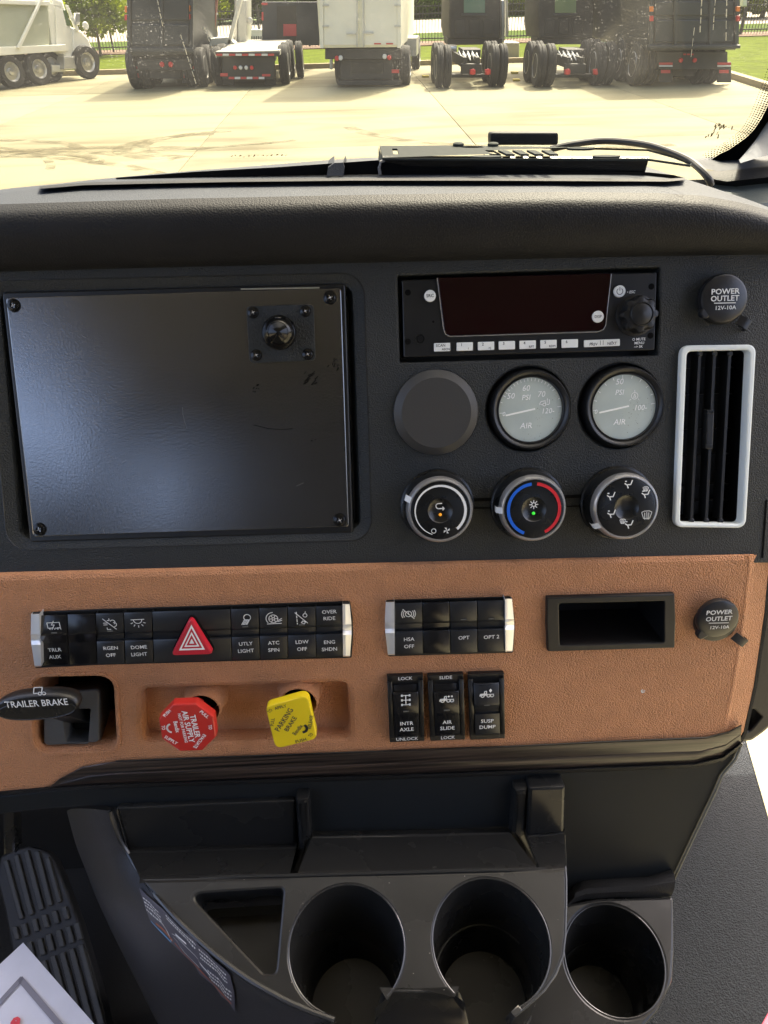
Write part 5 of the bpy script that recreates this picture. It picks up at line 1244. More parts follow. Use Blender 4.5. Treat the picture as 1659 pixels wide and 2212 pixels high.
# ================================================================ THE YARD OUTSIDE
def mconc(name, col, dark):
    m = bpy.data.materials.new(name); m.use_nodes = True; t = m.node_tree; n = t.nodes; L = t.links; b_ = n['Principled BSDF']; b_.inputs['Roughness'].default_value = .85
    ge = n.new('ShaderNodeNewGeometry'); x = n.new('ShaderNodeTexNoise'); x.inputs['Scale'].default_value = .45; x.inputs['Detail'].default_value = 8; x.inputs['Distortion'].default_value = 1.2
    mp = n.new('ShaderNodeMapping'); mp.inputs['Scale'].default_value = (.5, 1.6, 1); L.new(ge.outputs['Position'], mp.inputs[0]); L.new(mp.outputs[0], x.inputs[0])
    r = n.new('ShaderNodeValToRGB'); r.color_ramp.elements[0].position = .30; r.color_ramp.elements[1].position = .56
    r.color_ramp.elements[0].color = (*dark, 1); r.color_ramp.elements[1].color = (*col, 1)
    L.new(x.outputs[0], r.inputs[0]); L.new(r.outputs[0], b_.inputs['Base Color']); return m
C1 = mconc('yard_concrete', (.215, .195, .110), (.125, .102, .045)); C2 = mconc('newer_yard_concrete', (.26, .24, .14), (.21, .19, .105))  # stained yard slabs, and a paler newer row
M_soil = mat('yard_subsoil', (.16, .13, .07), .9)
b = B(); b.box(-300, 300, -100, 500, -.4, -.04); struct('ground', b, M_soil)
slab_me = {}
lot = bpy.data.objects.new('pavement', None); COL.objects.link(lot); lot['kind'] = 'structure'
ys = [-3, 3.4, 7, 10.5, 15.0, 20.1, 25.2, 31.5]; xs_ = [-34+5.2*i for i in range(15)]
for j in range(len(ys)-1):
    me = None
    for i in range(14):
        if me is None:
            b = B(); w_, h_ = 5.188, ys[j+1]-ys[j]-.012
            b.plate([(0, 0), (w_, 0), (w_, h_), (0, h_)], -.12, 0, .008); me = weld(mesh(b, 'slab', C2 if ys[j] in (20.1,) else C1))
        o = bpy.data.objects.new('slab', me); COL.objects.link(o); o.parent = lot; o.location = (xs_[i], ys[j], 0)
# tyre marks
rs = random.Random(2)
m_ = mat('rubbed_concrete', (.135, .112, .052), .9)
t_ = m_.node_tree; n_ = t_.nodes; tp_ = n_.new('ShaderNodeBsdfTransparent'); mx = n_.new('ShaderNodeMixShader'); nz = n_.new('ShaderNodeTexNoise'); nz.inputs['Scale'].default_value = 2.2; nz.inputs['Detail'].default_value = 5
mr = n_.new('ShaderNodeMapRange'); mr.inputs[1].default_value = .40; mr.inputs[2].default_value = .68; mr.inputs[4].default_value = .75
tcn = n_.new('ShaderNodeTexCoord'); t_.links.new(tcn.outputs['Object'], nz.inputs[0]); t_.links.new(nz.outputs[0], mr.inputs[0]); t_.links.new(mr.outputs[0], mx.inputs[0]); t_.links.new(tp_.outputs[0], mx.inputs[1]); t_.links.new(n_['Principled BSDF'].outputs[0], mx.inputs[2]); t_.links.new(mx.outputs[0], n_['Material Output'].inputs[0])
b = B()
for i_, (cx_, cy_, rr, a0, a1) in enumerate(((-2.6, 15.6, 1.7, 95, 255), (-2.1, 15.8, 1.9, 100, 250), (-6.5, 13.2, 3.0, 40, 150), (-7.2, 12.6, 3.6, 40, 120), (-5.2, 11.6, 5.2, 60, 125), (-9, 17.5, 4, 200, 330), (-9, 10, 7, 20, 75), (-4, 20, 6, 215, 300), (5, 18, 5, 190, 280), (-6, 14, 1.6, 0, 200), (-7.5, 15, 2.5, 20, 160), (-10, 13, 5, 10, 70))):
    w_ = rs.uniform(.12, .38); z_ = .005+i_*.0006
    b.grid([[(cx_+(rr+q*w_/2)*math.cos(R(a0+(a1-a0)*i/32)), cy_+(rr+q*w_/2)*.8*math.sin(R(a0+(a1-a0)*i/32)), z_) for i in range(33)] for q in (1, -1)])
o = obj('tyre_marks', b, m_); o['kind'] = 'stuff'
gy = G_y = 31.6
m_kerb = mat('kerb_concrete', (.28, .23, .14), .85)
b = B(); b.box(-60, 14.2, gy, gy+.25, 0, .15); struct('kerb', b, m_kerb)
kr = [on_z(1545, 160, 0), on_z(1659, 197, 0)]; dd = (kr[1]-kr[0]); kr[1] = kr[0]+dd*4
nn = Vector((dd.y, -dd.x, 0)).normalized()*.25
if nn.x < 0: nn = -nn
kp0, kp1 = kr[0]-dd*.0, kr[1]
b = B(); pts = [(kp0.x, kp0.y), (kp1.x, kp1.y), (kp1.x+nn.x, kp1.y+nn.y), (kp0.x+nn.x, kp0.y+nn.y)]; b.plate(ccw(pts), 0, .15, .02); struct('kerb_side', b, m_kerb)
m_grass = mat('lawn_grass', (.080, .108, .002), .9, spec=.05, bump=1, bscale=3, bdist=.1, var=.25, vscale=1.2)
b = B(); b.box(-60, 60, gy+.26, 44, -.1, .10); struct('lawn', b, m_grass)
b = B(); lp = [(kp0.x+nn.x*1.05, kp0.y+nn.y*1.05), (kp1.x+nn.x*1.05, kp1.y+nn.y*1.05), (60, kp1.y), (60, gy+.25), (kp0.x+nn.x*1.05, gy+.25)]; b.plate(ccw(lp), 0, .11, 0); struct('lawn_side', b, m_grass)
b = B(); b.box(-60, 60, 40.5, 43.5, .09, .14); struct('mulch_bed', b, mat('red_mulch', (.15, .085, .05), .9, var=.3, vscale=2))
b = B(); b.box(-80, 80, 44.01, 52, -.1, .12); struct('verge', b, mat('verge_grass', (.05, .085, .004), .9, spec=.05, var=.2, vscale=.8))
b = B(); b.box(-120, 120, 52.01, 74, -.1, .10); struct('road', b, mat('pale_road', (.36, .31, .26), .9, var=.05, vscale=.4))
b = B(); b.box(-160, 160, 74.01, 200, -.1, .14); struct('field', b, mat('far_grass', (.10, .15, .03), .9, var=.3, vscale=.3))

# fence
m_fence = mat('fence_black_steel', (.05, .045, .04), .5)
def fence(x0, x1, y, lb):
    t = bpy.data.objects.new('picket_fence', None); COL.objects.link(t); t.location = (x0, y, .1); tag(t, lb, 'fence')
    n = max(1, round((x1-x0)/2.4)); st_ = (x1-x0)/n
    b = B(); b.box(-.04, .04, -.04, .04, 0, 1.75); me = weld(mesh(b, 'fence_post', m_fence))
    for i in range(n+1):
        o = bpy.data.objects.new('fence_post', me); COL.objects.link(o); o.parent = t; o.location = (i*st_, 0, 0)
    for z in (.2, 1.2, 1.5):
        b = B(); b.box(0, x1-x0, -.02, .02, z, z+.05); obj('rail', b, m_fence, t)
    b = B(); x = .06
    while x < x1-x0: b.box(x-.012, x+.012, -.012, .012, .05, 1.65); x += .15
    obj('picket', b, m_fence, t, kind='stuff')
fence(-30, 34, 42.0, 'long dark steel picket fence along the lawn behind the parked trucks')

# trees
def leafy(b, c, rad, n, size, rs):
    for _ in range(n):
        while True:
            v = Vector((rs.uniform(-1, 1), rs.uniform(-1, 1), rs.uniform(-1, 1)))
            if v.length < 1: break
        v = v*(.55+.45*rs.random()); p = Vector(c)+Vector((v.x*rad[0], v.y*rad[1], v.z*rad[2])); s = size*rs.uniform(.6, 1.4)
        u = Vector((rs.gauss(0, 1), rs.gauss(0, 1), rs.gauss(0, .6))).normalized(); w_ = u.orthogonal().normalized()
        i = b.add([p-u*s-w_*s*.5, p+u*s*.2-w_*s*.7, p+u*s, p+w_*s*.6]); b.f.append((i, i+1, i+2, i+3))
M_leafA = mat('bright_leaves', (.20, .25, .006), .8, spec=.1, var=.3, vscale=1.5); M_leafB = mat('dark_leaves', (.06, .11, .006), .8, spec=.1, var=.3, vscale=1.5)
for m_ in (M_leafA, M_leafB):
    t_ = m_.node_tree; tn = t_.nodes.new('ShaderNodeBsdfTranslucent'); tn.inputs[0].default_value = (.36, .43, .01, 1) if m_ is M_leafA else (.12, .20, .008, 1)
    mx = t_.nodes.new('ShaderNodeMixShader'); mx.inputs[0].default_value = .5
    t_.links.new(t_.nodes['Principled BSDF'].outputs[0], mx.inputs[1]); t_.links.new(tn.outputs[0], mx.inputs[2]); t_.links.new(mx.outputs[0], t_.nodes['Material Output'].inputs[0])
M_bark = mat('tree_bark', (.10, .075, .05), .9)
def tree(x, y, r, h0, h1, m, lb, trunk=.10, nc=15, n=640, size=.24, seed=1, group='trees beyond the fence'):
    rs = random.Random(seed); t = bpy.data.objects.new('tree', None); COL.objects.link(t); t.location = (x, y, .1); tag(t, lb, 'tree', group)
    b = B(); b.tube([(0, 0, 0), (.05, 0, h0), (0, .05, (h0+h1)/2), (.02, 0, h1*.85)], [trunk, trunk*.8, trunk*.5, trunk*.2], 8)
    for k_ in range(5):
        a = rs.uniform(0, 6.28); z = lerp(h0*.8, h1*.6, k_/5); b.tube([(0, 0, z), (math.cos(a)*r*.4, math.sin(a)*r*.4, z+r*.35), (math.cos(a)*r*.7, math.sin(a)*r*.7, z+r*.5)], [trunk*.45, trunk*.3, trunk*.1], 6)
    obj('trunk', b, M_bark, t)
    b = B()
    for k_ in range(nc):
        a = rs.uniform(0, 6.28); q = r*rs.uniform(.1, .75); z = lerp(h0+.2, h1-.3, rs.random()**1.5); leafy(b, (math.cos(a)*q, math.sin(a)*q, z), (r*.42, r*.42, (h1-h0)*.16+.3), n, size, rs)
    obj('crown', b, m, t, kind='stuff')
q = on_z(222, 118, 0); tree(q.x, 39.5, 1.7, 1.9, 4.6, M_leafA, 'young yellow-green tree on the lawn behind the white dump truck', .07, 14, 300, .13, 3, None) if False else None
def tr(px, y, *a, **k): p = on_y(px, 60, y); tree(p.x, y, *a, **k)
tr(205, 40.0, 2.1, .9, 3.6, M_leafA, 'young yellow-green tree on the lawn behind the white dump truck', .07, 14, 300, .13, 3)
tr(120, 78, 5, .6, 4.6, M_leafB, 'dark tree far behind the white dump truck cab', seed=4, trunk=.2, size=.3)
tr(280, 80, 5.5, .5, 4.6, M_leafB, 'dark tree beyond the road behind the young yellow-green tree', seed=5, trunk=.2, size=.3)
tr(465, 76, 4, .5, 4.6, M_leafA, 'bright tree seen through the ladder rack beside the box dump', seed=6, trunk=.2, size=.3)
tr(560, 79, 5, .5, 4.6, M_leafB, 'dark green tree over the flatbed deck', seed=7, trunk=.2, size=.3)
tr(915, 77, 3.2, .4, 4.6, M_leafB, 'dark tree beside the corner of the white box truck', seed=8, trunk=.2, size=.3)
tr(950, 82, 3, .3, 4.6, M_leafA, 'bright green tree between the box truck and the first tractor', seed=9, trunk=.2, size=.3)
tr(1118, 78, 3.6, .4, 4.6, M_leafA, 'bright tree between the two road tractors', seed=10, trunk=.2, size=.3)
tr(1315, 78, 4.6, .3, 4.6, M_leafB, 'dark tree above the ribbed bin beside the second tractor', seed=11, trunk=.2, size=.3)
tr(1352, 74, 3.0, .6, 4.6, M_leafA, 'light green tree beside the exhaust stack of the black dump truck', seed=12, trunk=.2, size=.3)
tr(1640, 60, 4.5, .5, 4.6, M_leafA, 'large yellow-green tree beyond the fence past the black dump truck', seed=13, trunk=.2, size=.26, nc=14)
tr(1720, 76, 5, .5, 4.6, M_leafB, 'dark tree at the far end of the fence', seed=14, trunk=.2, size=.3)
tr(10, 80, 6, .5, 4.6, M_leafB, 'dark tree far behind the body of the white dump truck', seed=15, trunk=.2, size=.3)
tr(700, 82, 7, .5, 4.6, M_leafB, 'dark tree far behind the white box truck', seed=16, trunk=.2, size=.3)
tr(1230, 82, 6, .5, 4.6, M_leafB, 'dark tree far behind the second tractor cab', seed=17, trunk=.2, size=.3)
tr(1480, 82, 7, .5, 4.6, M_leafB, 'dark tree far behind the black dump truck', seed=18, trunk=.2, size=.3)

# ---------------------------------------------------------------- vehicles
M_tyre = mat('tyre_rubber', (.022, .021, .02), .8, bump=.4, bscale=30, bdist=.01); M_rim = mat('polished_rim', (.6, .6, .58), .3, metal=.8)
M_bpaint = mat('black_truck_paint', (.035, .04, .05), .4, var=.1, vscale=2); M_frame = mat('dirty_black_frame', (.035, .033, .03), .7, var=.2, vscale=3)
M_wpaint = mat('white_truck_paint', (.80, .79, .70), .35, var=.04, vscale=2); M_tail = mat('tail_lamp_red', (.6, .03, .03), .3); M_orange = mat('marker_orange', (.8, .22, .03), .4)
M_reflr = mat('red_reflective_tape', (.55, .05, .05), .4); M_reflw = mat('white_reflective_tape', (.7, .7, .68), .4); M_alu = mat('alloy_sheet', (.55, .55, .52), .4, metal=.5, var=.05, vscale=2)
class V(Thing):
    def __init__(s, name, label, cat, px, py, yaw=0, group=None):
        super().__init__(name, label, cat, Frame(on_z(px, py, 0), 0, yaw=R(yaw)), px, py, group)
    def rect(s, name, m, x0, y0, x1, y1, z0, z1, bev=.02, parent=None, label=None, holes=()):
        b = B(); b.plate(ccw(s.poly([(x0, y0), (x1, y0), (x1, y1), (x0, y1)], z1)), z0, z1, bev, holes, bottom=True); return s.part(name, b, m, parent, label)
    def pol(s, name, m, pts, z0, z1, bev=.02, parent=None): b = B(); b.plate(ccw(s.poly(pts, z1)), z0, z1, bev, bottom=True); return s.part(name, b, m, parent)
    def wheel(s, x, y, z, r=.52, wd=.28, dual=False, rimz=1, axis='x'):
        """x, z local metres; axle along local x"""
        for k_ in range(2 if dual else 1):
            xx = x+k_*(wd+.06); b = B()
            b.lathe([(r*.62, -wd/2), (r*.93, -wd/2), (r, -wd*.36), (r, -wd*.12), (r*.97, -wd*.1), (r*.97, -wd*.04), (r, -wd*.02), (r, wd*.36), (r*.93, wd/2), (r*.62, wd/2)], (xx if axis == 'x' else x, y, z) , n=28, cap0=True, axis=axis)
            t_ = s.part('tyre', b, M_tyre)
            b = B()
            for sg_ in (-1, 1):
                prof = [(r*.60, wd*.46), (r*.56, wd*.52), (r*.5, wd*.30), (r*.22, wd*.30), (r*.2, wd*.48), (.001, wd*.5)]
                b.lathe([(a, c*sg_) for a, c in prof], (xx if axis == 'x' else x, y, z), n=24, cap1=False, axis=axis)
            s.part('rim', b, M_rim, t_)
    def lampr(s, px, py, rpx, z, m=None, name='tail_lamp'):
        x, y = s.p(px, py, z); k = s.k(px, py)*.9; b = B(); b.lathe([(rpx*k, z), (rpx*k, z+.03), (rpx*k*.8, z+.05), (.001, z+.055)], (x, y, 0), n=20, cap1=False); return s.part(name, b, m or M_tail)

# black dump truck with its tailgate to us
T = V('dump_truck', 'black box dump truck with two small red lamps beside the flatbed', 'dump truck', 358, 196)
body = T.pol('dump_body', M_bpaint, [(272, -120), (416, -120), (418, 100), (412, 118), (284, 122), (276, 100)], -5.5, -.3, .06)
for r_ in ((284, 52, 408, 98), (284, -20, 408, 44)): T.rect('tailgate_panel', M_bpaint, *r_, -.3, -.24, .03, body)
for x in (274, 345, 409): T.rect('tailgate_rib', M_bpaint, x, -60, x+8, 116, -.3, -.20, .02, body)
T.rect('tailgate_sill', M_bpaint, 276, 103, 417, 113, -.3, -.16, .02, body)
T.rect('chassis', M_frame, 318, 118, 390, 170, -6, -.5)
T.rect('rear_crossmember', M_frame, 298, 128, 412, 152, -.7, -.35)
for x in (290, 393): T.rect('mud_flap', M_frame, x, 140, x+30, 180, -.6, -.55)
for x, y in ((350, 139), (369, 139)): T.lampr(x, y, 6, -.33)
for x in (290, 395):
    T.rect('reflector', M_reflr, x, 143, x+26, 149, -.54, -.52, .0); T.rect('reflector', M_reflw, x, 150, x+26, 153, -.54, -.52, .0); T.rect('reflector', M_reflr, x+2, 158, x+20, 168, -.54, -.52, .0)
for x, y in ((269, 20), (409, 18)): T.rect('marker_lamp', M_orange, x, y-7, x+5, y+7, -.3, -.2, .01); T.rect('marker_lamp', M_tail, x, y+12, x+5, y+24, -.3, -.2, .01)
for x in (-1.02, .68):
    T.wheel(x, .52, -.9, dual=True); T.wheel(x, .52, -2.2, dual=True)
# white swing arm and ladder rack of the truck parked behind
T = V('stake_truck', 'white loading boom and ladder rack of a work truck between the dump body and flatbed', 'work truck', 460, 172)
T.pol('boom', M_wpaint, [(492, 118), (484, 116), (519, -20), (528, -20)], -1.2, -.9); T.pol('beam', M_wpaint, [(425, 86), (492, 80), (508, 94), (426, 104)], -1.6, -.9)
T.rect('ladder_rung', M_alu, 420, 28, 470, 32, -2, -1.9); T.rect('ladder_rung', M_alu, 420, 58, 462, 62, -2, -1.9)
T.pol('ladder_rail', mat('faded_red_steel', (.3, .12, .09), .6), [(456, 85), (462, 85), (472, -10), (465, -10)], -2, -1.9)
T.rect('exhaust_stack', M_rim, 506, -20, 512, 100, -2.4, -2.1); T.rect('cab_side', M_alu, 514, 0, 532, 105, -4, -2.2); T.rect('chassis', M_frame, 418, 104, 500, 140, -5, -1.2)
T.rect('tank', M_bpaint, 425, 38, 462, 84, -3, -2.2)
for zz in (-1.4, -2.6): T.wheel(-.15, .52, zz)
T.lampr(540, 45, 8, -2.0, M_rim, 'mirror')

# flatbed
T = V('flatbed_truck', 'dark flatbed truck with a red and white striped rear bumper', 'flatbed truck', 535, 194)
b = B(); A0 = [T.p(463, 113, -.5), T.p(604, 113, -.5)]
fb_y = A0[0][1]; b.box(A0[0][0], A0[1][0], fb_y-.12, fb_y, -6.8, -.5); 
T.part('deck', b, mat('grey_deck_board', (.33, .32, .28), .7, var=.1, vscale=2))
T.rect('rear_sill', M_frame, 463, 112, 604, 122, -.55, -.44)
for i in range(9): T.rect('striped_tape', M_reflr if i % 2 == 0 else M_reflw, 467+i*14, 116, 467+i*14+13, 120.5, -.44, -.43, 0)
T.rect('tail_board', M_frame, 480, 122, 592, 172, -.9, -.55)
for x, m_ in ((510, M_tail), (522, M_reflw), (534, M_reflw), (546, M_tail)): T.lampr(x-2, 146, 4.6, -.55, m_)
for i in range(6): T.rect('striped_tape', M_reflr if i % 2 == 0 else M_reflw, 494+i*13, 166, 494+i*13+12, 171, -.55, -.53, 0)
T.rect('reflector', M_reflr, 476, 158, 492, 165, -.54, -.52, 0); T.rect('reflector', M_reflr, 566, 160, 584, 165, -.54, -.52, 0)
T.rect('chassis', M_frame, 505, 120, 570, 160, -6.5, -.9)
for x in (482, 572): T.rect('mud_flap', M_frame, x, 150, x+24, 184, -.95, -.9)
for zz in (-1.5, -2.8): T.wheel(-1.0, .52, zz); T.wheel(1.05, .52, zz)
T.rect('bulkhead', M_bpaint, 566, 4, 690, 98, -6.8, -6.5, .02); T.rect('placard', mat('red_placard', (.42, .04, .05), .5), 612, 52, 640, 78, -6.5, -6.45, 0)
T.rect('bulkhead_mesh', M_frame, 598, 12, 640, 92, -6.5, -6.47, .01)
T.rect('marker_tape', M_reflr, 565, 6, 578, 11, -6.49, -6.47, 0); T.rect('marker_tape', M_reflr, 565, 26, 569, 44, -6.49, -6.47, 0)
# two wheels of the flatbed seen past its deck
for px in (630, 650):
    x, y = T.p(px, 152, -3.6); T.wheel(x, .52, -3.6+(px-630)*.02, wd=.22)
b = B(); b.box(A0[1][0], A0[1][0]+.9, fb_y-.10, fb_y-.02, -6.8, -6.3) if False else None

# white box truck
T = V('box_truck', 'white box truck with closed rear doors and dark lower bumper', 'box truck', 800, 192, yaw=-8)
p0 = T.p(691, 104, -.3); p1 = T.p(865, 102, -.3); top_y = 4.0
b = B(); b.plate([(p0[0], p0[1]), (p1[0], p1[1]), (p1[0], top_y), (p0[0], top_y)], -7.2, -.3, .03, bottom=True); bx_ = T.part('cargo_box', b, mat('cream_white_panel', (.80, .78, .62), .45, var=.03, vscale=1))
T.rect('rear_door', M_wpaint, 700, -80, 774, 98, -.3, -.26, .012); T.rect('rear_door', M_wpaint, 782, -80, 858, 98, -.3, -.26, .012)
for x in (770, 784): T.rect('lock_rod', M_alu, x, -80, x+3, 102, -.26, -.22, .005)
for x in (693, 860): T.rect('door_post', M_wpaint, x-2, -80, x+6, 104, -.3, -.24, .01)
for y in (10, 55): 
    for x in (696, 852): T.rect('hinge', M_alu, x, y, x+14, y+4, -.25, -.22, .004)
T.rect('door_handle', M_alu, 784, 70, 806, 74, -.23, -.18, .004); T.rect('door_handle', M_alu, 748, 72, 768, 75, -.23, -.18, .004)
for x in (808, 834): T.rect('red_tape', M_reflr, x, 93, x+15, 96, -.25, -.235, 0)
T.rect('rear_frame', M_frame, 702, 106, 866, 128, -1.2, -.35); T.rect('lift_gate', M_frame, 735, 128, 850, 172, -.9, -.5, .03); T.rect('lift_gate_recess', M_black, 758, 134, 828, 158, -.5, -.48, .005)
for x, y, m_ in ((728, 126, M_tail), (736, 125, M_reflw), (831, 122, M_reflw), (841, 124, M_tail)): T.lampr(x, y, 5.5, -.34, m_)
T.rect('step_bumper', M_frame, 730, 174, 866, 184, -.7, -.4, .02); T.rect('reflector', M_reflr, 846, 150, 862, 158, -.49, -.47, 0)
for x in (-.98, .62): T.wheel(x, .50, -1.1, r=.5, dual=True)
T.part('fuel_tank', B().box(.75, 1.15, .55, 1.05, -5.0, -3.6), M_alu)
T.wheel(1.0, .5, -6.2, r=.5)
T.rect('mirror', M_wpaint, 712, 128, 718, 150, -1.4, -1.3, .02)

# road tractors
def tractor(px, py, off, label, glass, wl, wr, lamps, cabx):
    T = V('road_tractor', label, 'road tractor', px, py, group='road tractors parked without trailers')
    L_ = lambda x, y, z=0: T.p(x, y, z)
    for a, c in (wl, wr):
        xa, xb = L_(a, 186)[0], L_(c, 186)[0]; wd = (xb-xa)*.46
        for xx in (xa+wd*.5, xb-wd*.5): T.wheel(xx, .52, -.55, wd=wd)
        for xx in (xa+wd*.5+.03, xb-wd*.5-.03): T.wheel(xx, .52, -1.85, wd=wd*.9)
    c0, c1 = cabx; zc = -3.9
    cab_ = T.pol('cab', M_frame if off == 0 else M_frame, [(c0, -90), (c1, -90), (c1+1, 60), (c1-2, 84), (c0+2, 84), (c0-1, 60)], zc-2, zc, .08)
    T.rect('rear_window', mat('teal_cab_glass', (.10, .20, .16), .1) if glass else mat('green_cab_glass', (.18, .28, .13), .1), *((c0+c1)/2-24, -20, (c0+c1)/2+22, 28), zc, zc+.03, .01, cab_)
    T.rect('window_frame', M_bpaint, (c0+c1)/2-28, 29, (c0+c1)/2+26, 34, zc, zc+.06, .01, cab_)
    for i in range(3): T.rect('cab_panel', M_frame, c0+14+i*30, 42, c0+14+i*30+22, 74, zc, zc+.04, .02, cab_)
    T.rect('cab_skirt', M_frame, c0-3, 82, c1+3, 96, zc-1, zc-.1, .03)
    for x in (c0-6, c1-16): T.rect('quarter_fender', M_rim, x, 98, x+24, 112, -3.2, -2.7, .08)
    m_ = (wl[1]+wr[0])/2
    for s_ in (-1, 1): T.rect('frame_rail', M_frame, m_+s_*14-4, 124, m_+s_*14+4, 148, -4, -.2, .01)
    T.rect('crossmember', M_frame, m_-22, 138, m_+22, 160, -.35, -.15, .02); T.rect('coupling_plate', M_frame, m_-20, 106, m_+20, 124, -2.1, -1.2, .05)
    T.rect('jaw_slot', M_black, m_-4, 112, m_+4, 124, -1.2, -1.18, 0)
    for x in lamps: T.lampr(x, 155, 6.5, -.12); T.rect('lamp_box', M_tail, x-6, 150, x+6, 161, -.2, -.12, .01)
    rs = random.Random(int(px)); b = B()
    for k_ in range(4):
        x_ = m_-18+k_*10; b.tube([(*L_(x_, 116), -1.0), (*L_(x_+4, 128), -.8), (*L_(x_+9, 120), -.9), (*L_(x_+12, 134), -.6)], .02, 6)
    T.part('air_line', b, M_reflw, kind='stuff')
    T.rect('side_tank', M_alu, c1+1, 0, c1+8, 92, zc-1.2, zc-.6, .05); T.rect('exhaust_stack', M_rim, c1+12, -60, c1+16, 80, zc-.9, zc-.6, .02)
    T.rect('axle', M_frame, wl[1]-2, 160, wr[0]+2, 168, -.7, -.45, .03)
tractor(1020, 192, 0, 'dark road tractor with teal rear window nearest the white box truck', True, (945, 976), (1062, 1096), (1021, 1054), (970, 1082))
tractor(1245, 190, 1, 'dark road tractor with bare frame rails in front of the ribbed bin', False, (1161, 1200), (1287, 1329), (1226, 1288), (1163, 1283))

# black dump truck on the right
T = V('dump_truck', 'black dump truck with orange marker lamps beside the kerb and lawn', 'dump truck', 1478, 191)
body = T.pol('dump_body', M_bpaint, [(1404, -120), (1602, -120), (1598, 96), (1590, 108), (1404, 110), (1398, 98)], -6, -.3, .06)
for y0_, y1_ in ((-60, -4), (2, 34), (42, 92)): T.rect('tailgate_panel', M_bpaint, 1414, y0_, 1586, y1_, -.3, -.25, .03, body)
for x in (1402, 1456, 1532, 1588): T.rect('tailgate_rib', M_bpaint, x, -60, x+7, 104, -.3, -.20, .02, body)
T.rect('tailgate_sill', M_bpaint, 1400, 97, 1600, 105, -.3, -.12, .02, body)
T.rect('rear_apron', M_frame, 1420, 112, 1572, 150, -.8, -.4, .02); T.rect('chassis', M_frame, 1450, 112, 1550, 165, -6, -.8)
for x in (1424, 1550): T.rect('mud_flap', M_frame, x, 134, x+30, 178, -.66, -.6); T.rect('reflector', M_reflr, x, 135, x+29, 140, -.38, -.36, 0); T.rect('reflector', M_reflw, x, 141, x+29, 144, -.38, -.36, 0); T.rect('reflector', M_reflr, x+4, 151, x+24, 158, -.38, -.36, 0)
for x, y in ((1470, 130), (1500, 130)): T.lampr(x, y, 5, -.39)
for x in (1477, 1485, 1493): T.rect('lamp_lens', M_tail, x, 116, x+5, 119, -.4, -.37, 0)
for x in (1405, 1592): T.rect('marker_lamp', M_orange, x, 14, x+7, 25, -.2, -.12, .01); T.rect('marker_lamp', M_tail, x, 34, x+7, 46, -.2, -.12, .01)
T.rect('mud_panel', M_frame, 1378, 180, 1570, 186, -.9, -.8) if False else None
for x in (-1.05, .72):
    T.wheel(x, .52, -1.0, dual=True); T.wheel(x, .52, -2.3, dual=True)
for zz in (-3.6, -4.7): T.wheel(T.p(1398, 150, zz)[0], .46, zz, r=.46, wd=.2)
T.rect('cab_side', M_alu, 1355, 10, 1396, 92, -8.5, -7, .1); T.rect('exhaust_stack', M_rim, 1366, -60, 1374, 60, -6.8, -6.5, .03); T.rect('air_tank', M_rim, 1341, 84, 1352, 122, -6.5, -6.0, .05)
T.rect('mirror', M_wpaint, 1604, -20, 1614, 14, -7, -6.8, .03)

# white dump truck seen from its side
g0, g1 = on_z(24, 193, 0), on_z(196, 171, 0); yaw = math.degrees(math.atan2(g1.y-g0.y, g1.x-g0.x))
T = V('dump_truck', 'white dump truck parked sideways with its cab towards the lawn', 'dump truck', 110, 182, yaw=yaw)
body = T.pol('dump_body', mat('grey_green_body_side', (.42, .44, .34), .4, var=.04, vscale=1), [(-160, -40), (105, -20), (108, 98), (-160, 118)], -2.2, -.15, .05)
T.pol('top_rail', M_wpaint, [(-160, -8), (108, 2), (108, 12), (-160, 4)], -.15, -.02, .02, body); T.pol('lower_rail', M_wpaint, [(-160, 108), (142, 96), (144, 110), (-160, 132)], -.2, -.02, .02, body)
T.pol('body_end', M_wpaint, [(100, 4), (134, 10), (142, 100), (112, 100)], -2.1, -.25, .05, body)
T.pol('brace_bar', M_wpaint, [(92, -10), (98, -10), (44, 106), (38, 103)], -.02, .06, .01, body)
cab_ = T.pol('cab', M_wpaint, [(112, -8), (136, 0), (146, 30), (156, 58), (176, 66), (180, 84), (176, 112), (168, 150), (140, 152), (138, 118), (120, 112)], -2.2, -.25, .08)
T.pol('side_window', mat('green_side_glass', (.10, .16, .06), .1), [(137, 22), (143, 22), (154, 56), (143, 55)], -.25, -.22, .005, cab_)
T.pol('windshield_frame', M_wpaint, [(143, 10), (148, 12), (172, 66), (166, 68)], -.24, -.16, .01, cab_)
T.pol('door', M_wpaint, [(120, 14), (136, 22), (146, 62), (148, 110), (122, 112)], -.25, -.21, .01, cab_)
T.pol('hood', M_wpaint, [(156, 60), (176, 66), (192, 84), (202, 110), (200, 118), (190, 104), (178, 104), (172, 150), (160, 150)], -2.2, -.2, .06)
T.rect('side_step', M_alu, 138, 122, 166, 150, -.5, -.1, .03); T.rect('battery_box', M_wpaint, 112, 140, 142, 156, -.7, -.3, .03)
T.lampr(184, 56, 7, -.0, M_wpaint, 'mirror'); T.rect('mirror_arm', M_rim, 163, 28, 173, 54, -.2, -.12, .02)
T.rect('chassis', M_frame, -100, 118, 176, 146, -1.6, -.9, .03)
for px in (-62, -22, 24, 85): T.wheel(T.p(px, 165)[0], .52, -.3, axis='z2') if False else None
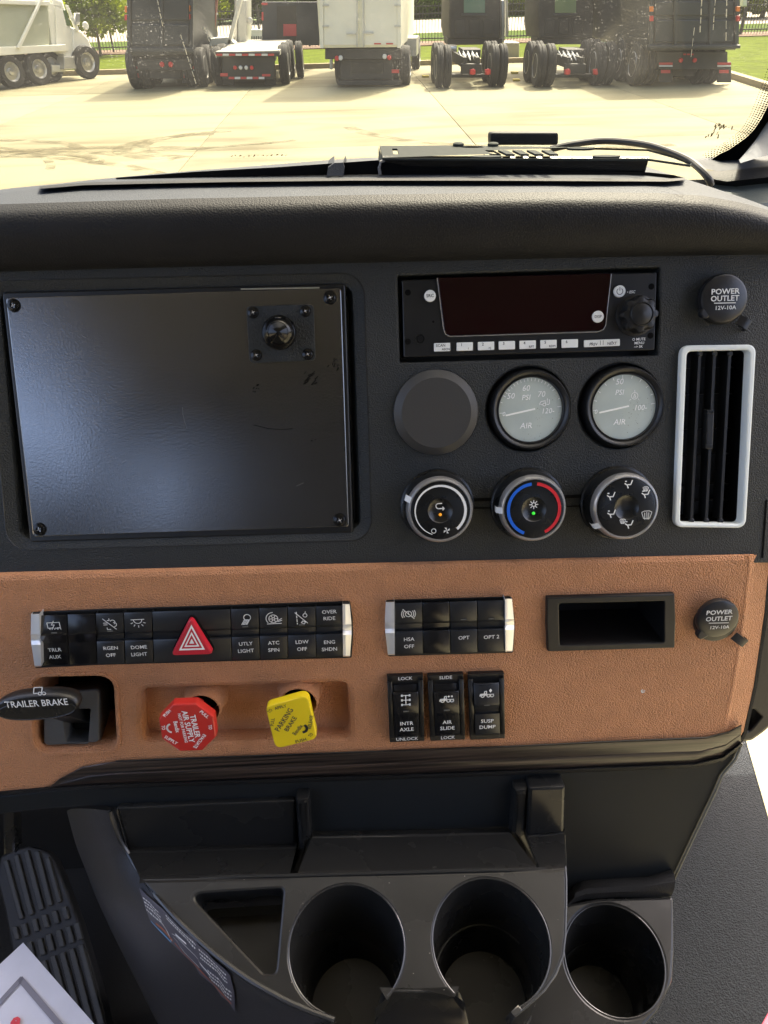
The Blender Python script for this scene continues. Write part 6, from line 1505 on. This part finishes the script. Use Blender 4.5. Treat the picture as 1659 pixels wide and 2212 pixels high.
def side_wheel(T, px, z, r=.52):
    x = T.p(px, 165, z)[0]; b = B()
    b.lathe([(r*.6, -.14), (r*.94, -.14), (r, -.1), (r, .1), (r*.94, .14), (r*.62, .14), (r*.60, .10)], (x, r, z), n=30, cap1=False, cap0=True); t_ = T.part('tyre', b, M_tyre)
    b = B(); b.lathe([(r*.62, .11), (r*.58, .12), (r*.5, .05), (r*.25, .05), (r*.22, .12), (.001, .13)], (x, r, z), n=26, cap1=False); T.part('rim', b, M_rim, t_)
for px in (-30, 24, 85): side_wheel(T, px, -.15, .46)
side_wheel(T, 192, -.15, .5)
for px in (-70, 51, 113, 198): side_wheel(T, px, -1.9 if px != 51 and px != 113 else -.6, .46)

# bin, box and markers behind the trucks
T = V('ribbed_bin', 'grey-green ribbed metal bin standing on the lawn beside the second tractor', 'waste bin', 1318, 112)
T.rect('bin_body', mat('grey_green_paint', (.24, .30, .27), .6), 1291, 52, 1344, 108, -2, 0, .03); T.rect('bin_rim', M_wpaint, 1290, 46, 1345, 53, -2, .05, .02)
for i in range(9): T.rect('bin_rib', M_wpaint, 1294+i*5.7, 56, 1296.4+i*5.7, 106, 0, .07, .01)
T = V('utility_cabinet', 'pale square utility cabinet on the lawn between the tractors', 'utility cabinet', 1107, 132)
T.rect('cabinet', mat('tan_cabinet', (.36, .34, .26), .6), 1088, 92, 1122, 130, -1.2, 0, .04)
T = V('ribbed_bin', 'small pale ribbed bin behind the flatbed deck', 'waste bin', 637-74, 112)
T.rect('bin_body', M_wpaint, 535, 64, 569, 110, -1, 0, .03)
for i in range(6): T.rect('bin_rib', M_frame, 538+i*5, 78, 539.6+i*5, 108, 0, .05, .01)
for i, (px, py, lb) in enumerate(((920, 168, 'yellow painted wheel stop beside the box truck'), (1113, 160, 'yellow marker post between the tractors'), (1117, 176, 'low yellow marker in front of the kerb'))):
    T = V('wheel_stop', lb, 'wheel stop', px, py); T.rect('stop_block', mat('faded_yellow', (.62, .50, .08), .7), px-7, py-5, px+7, py, -.2, 0, .02)
for px, py, w_ in ((452, 196, 44), (720, 186, 70)):
    pass
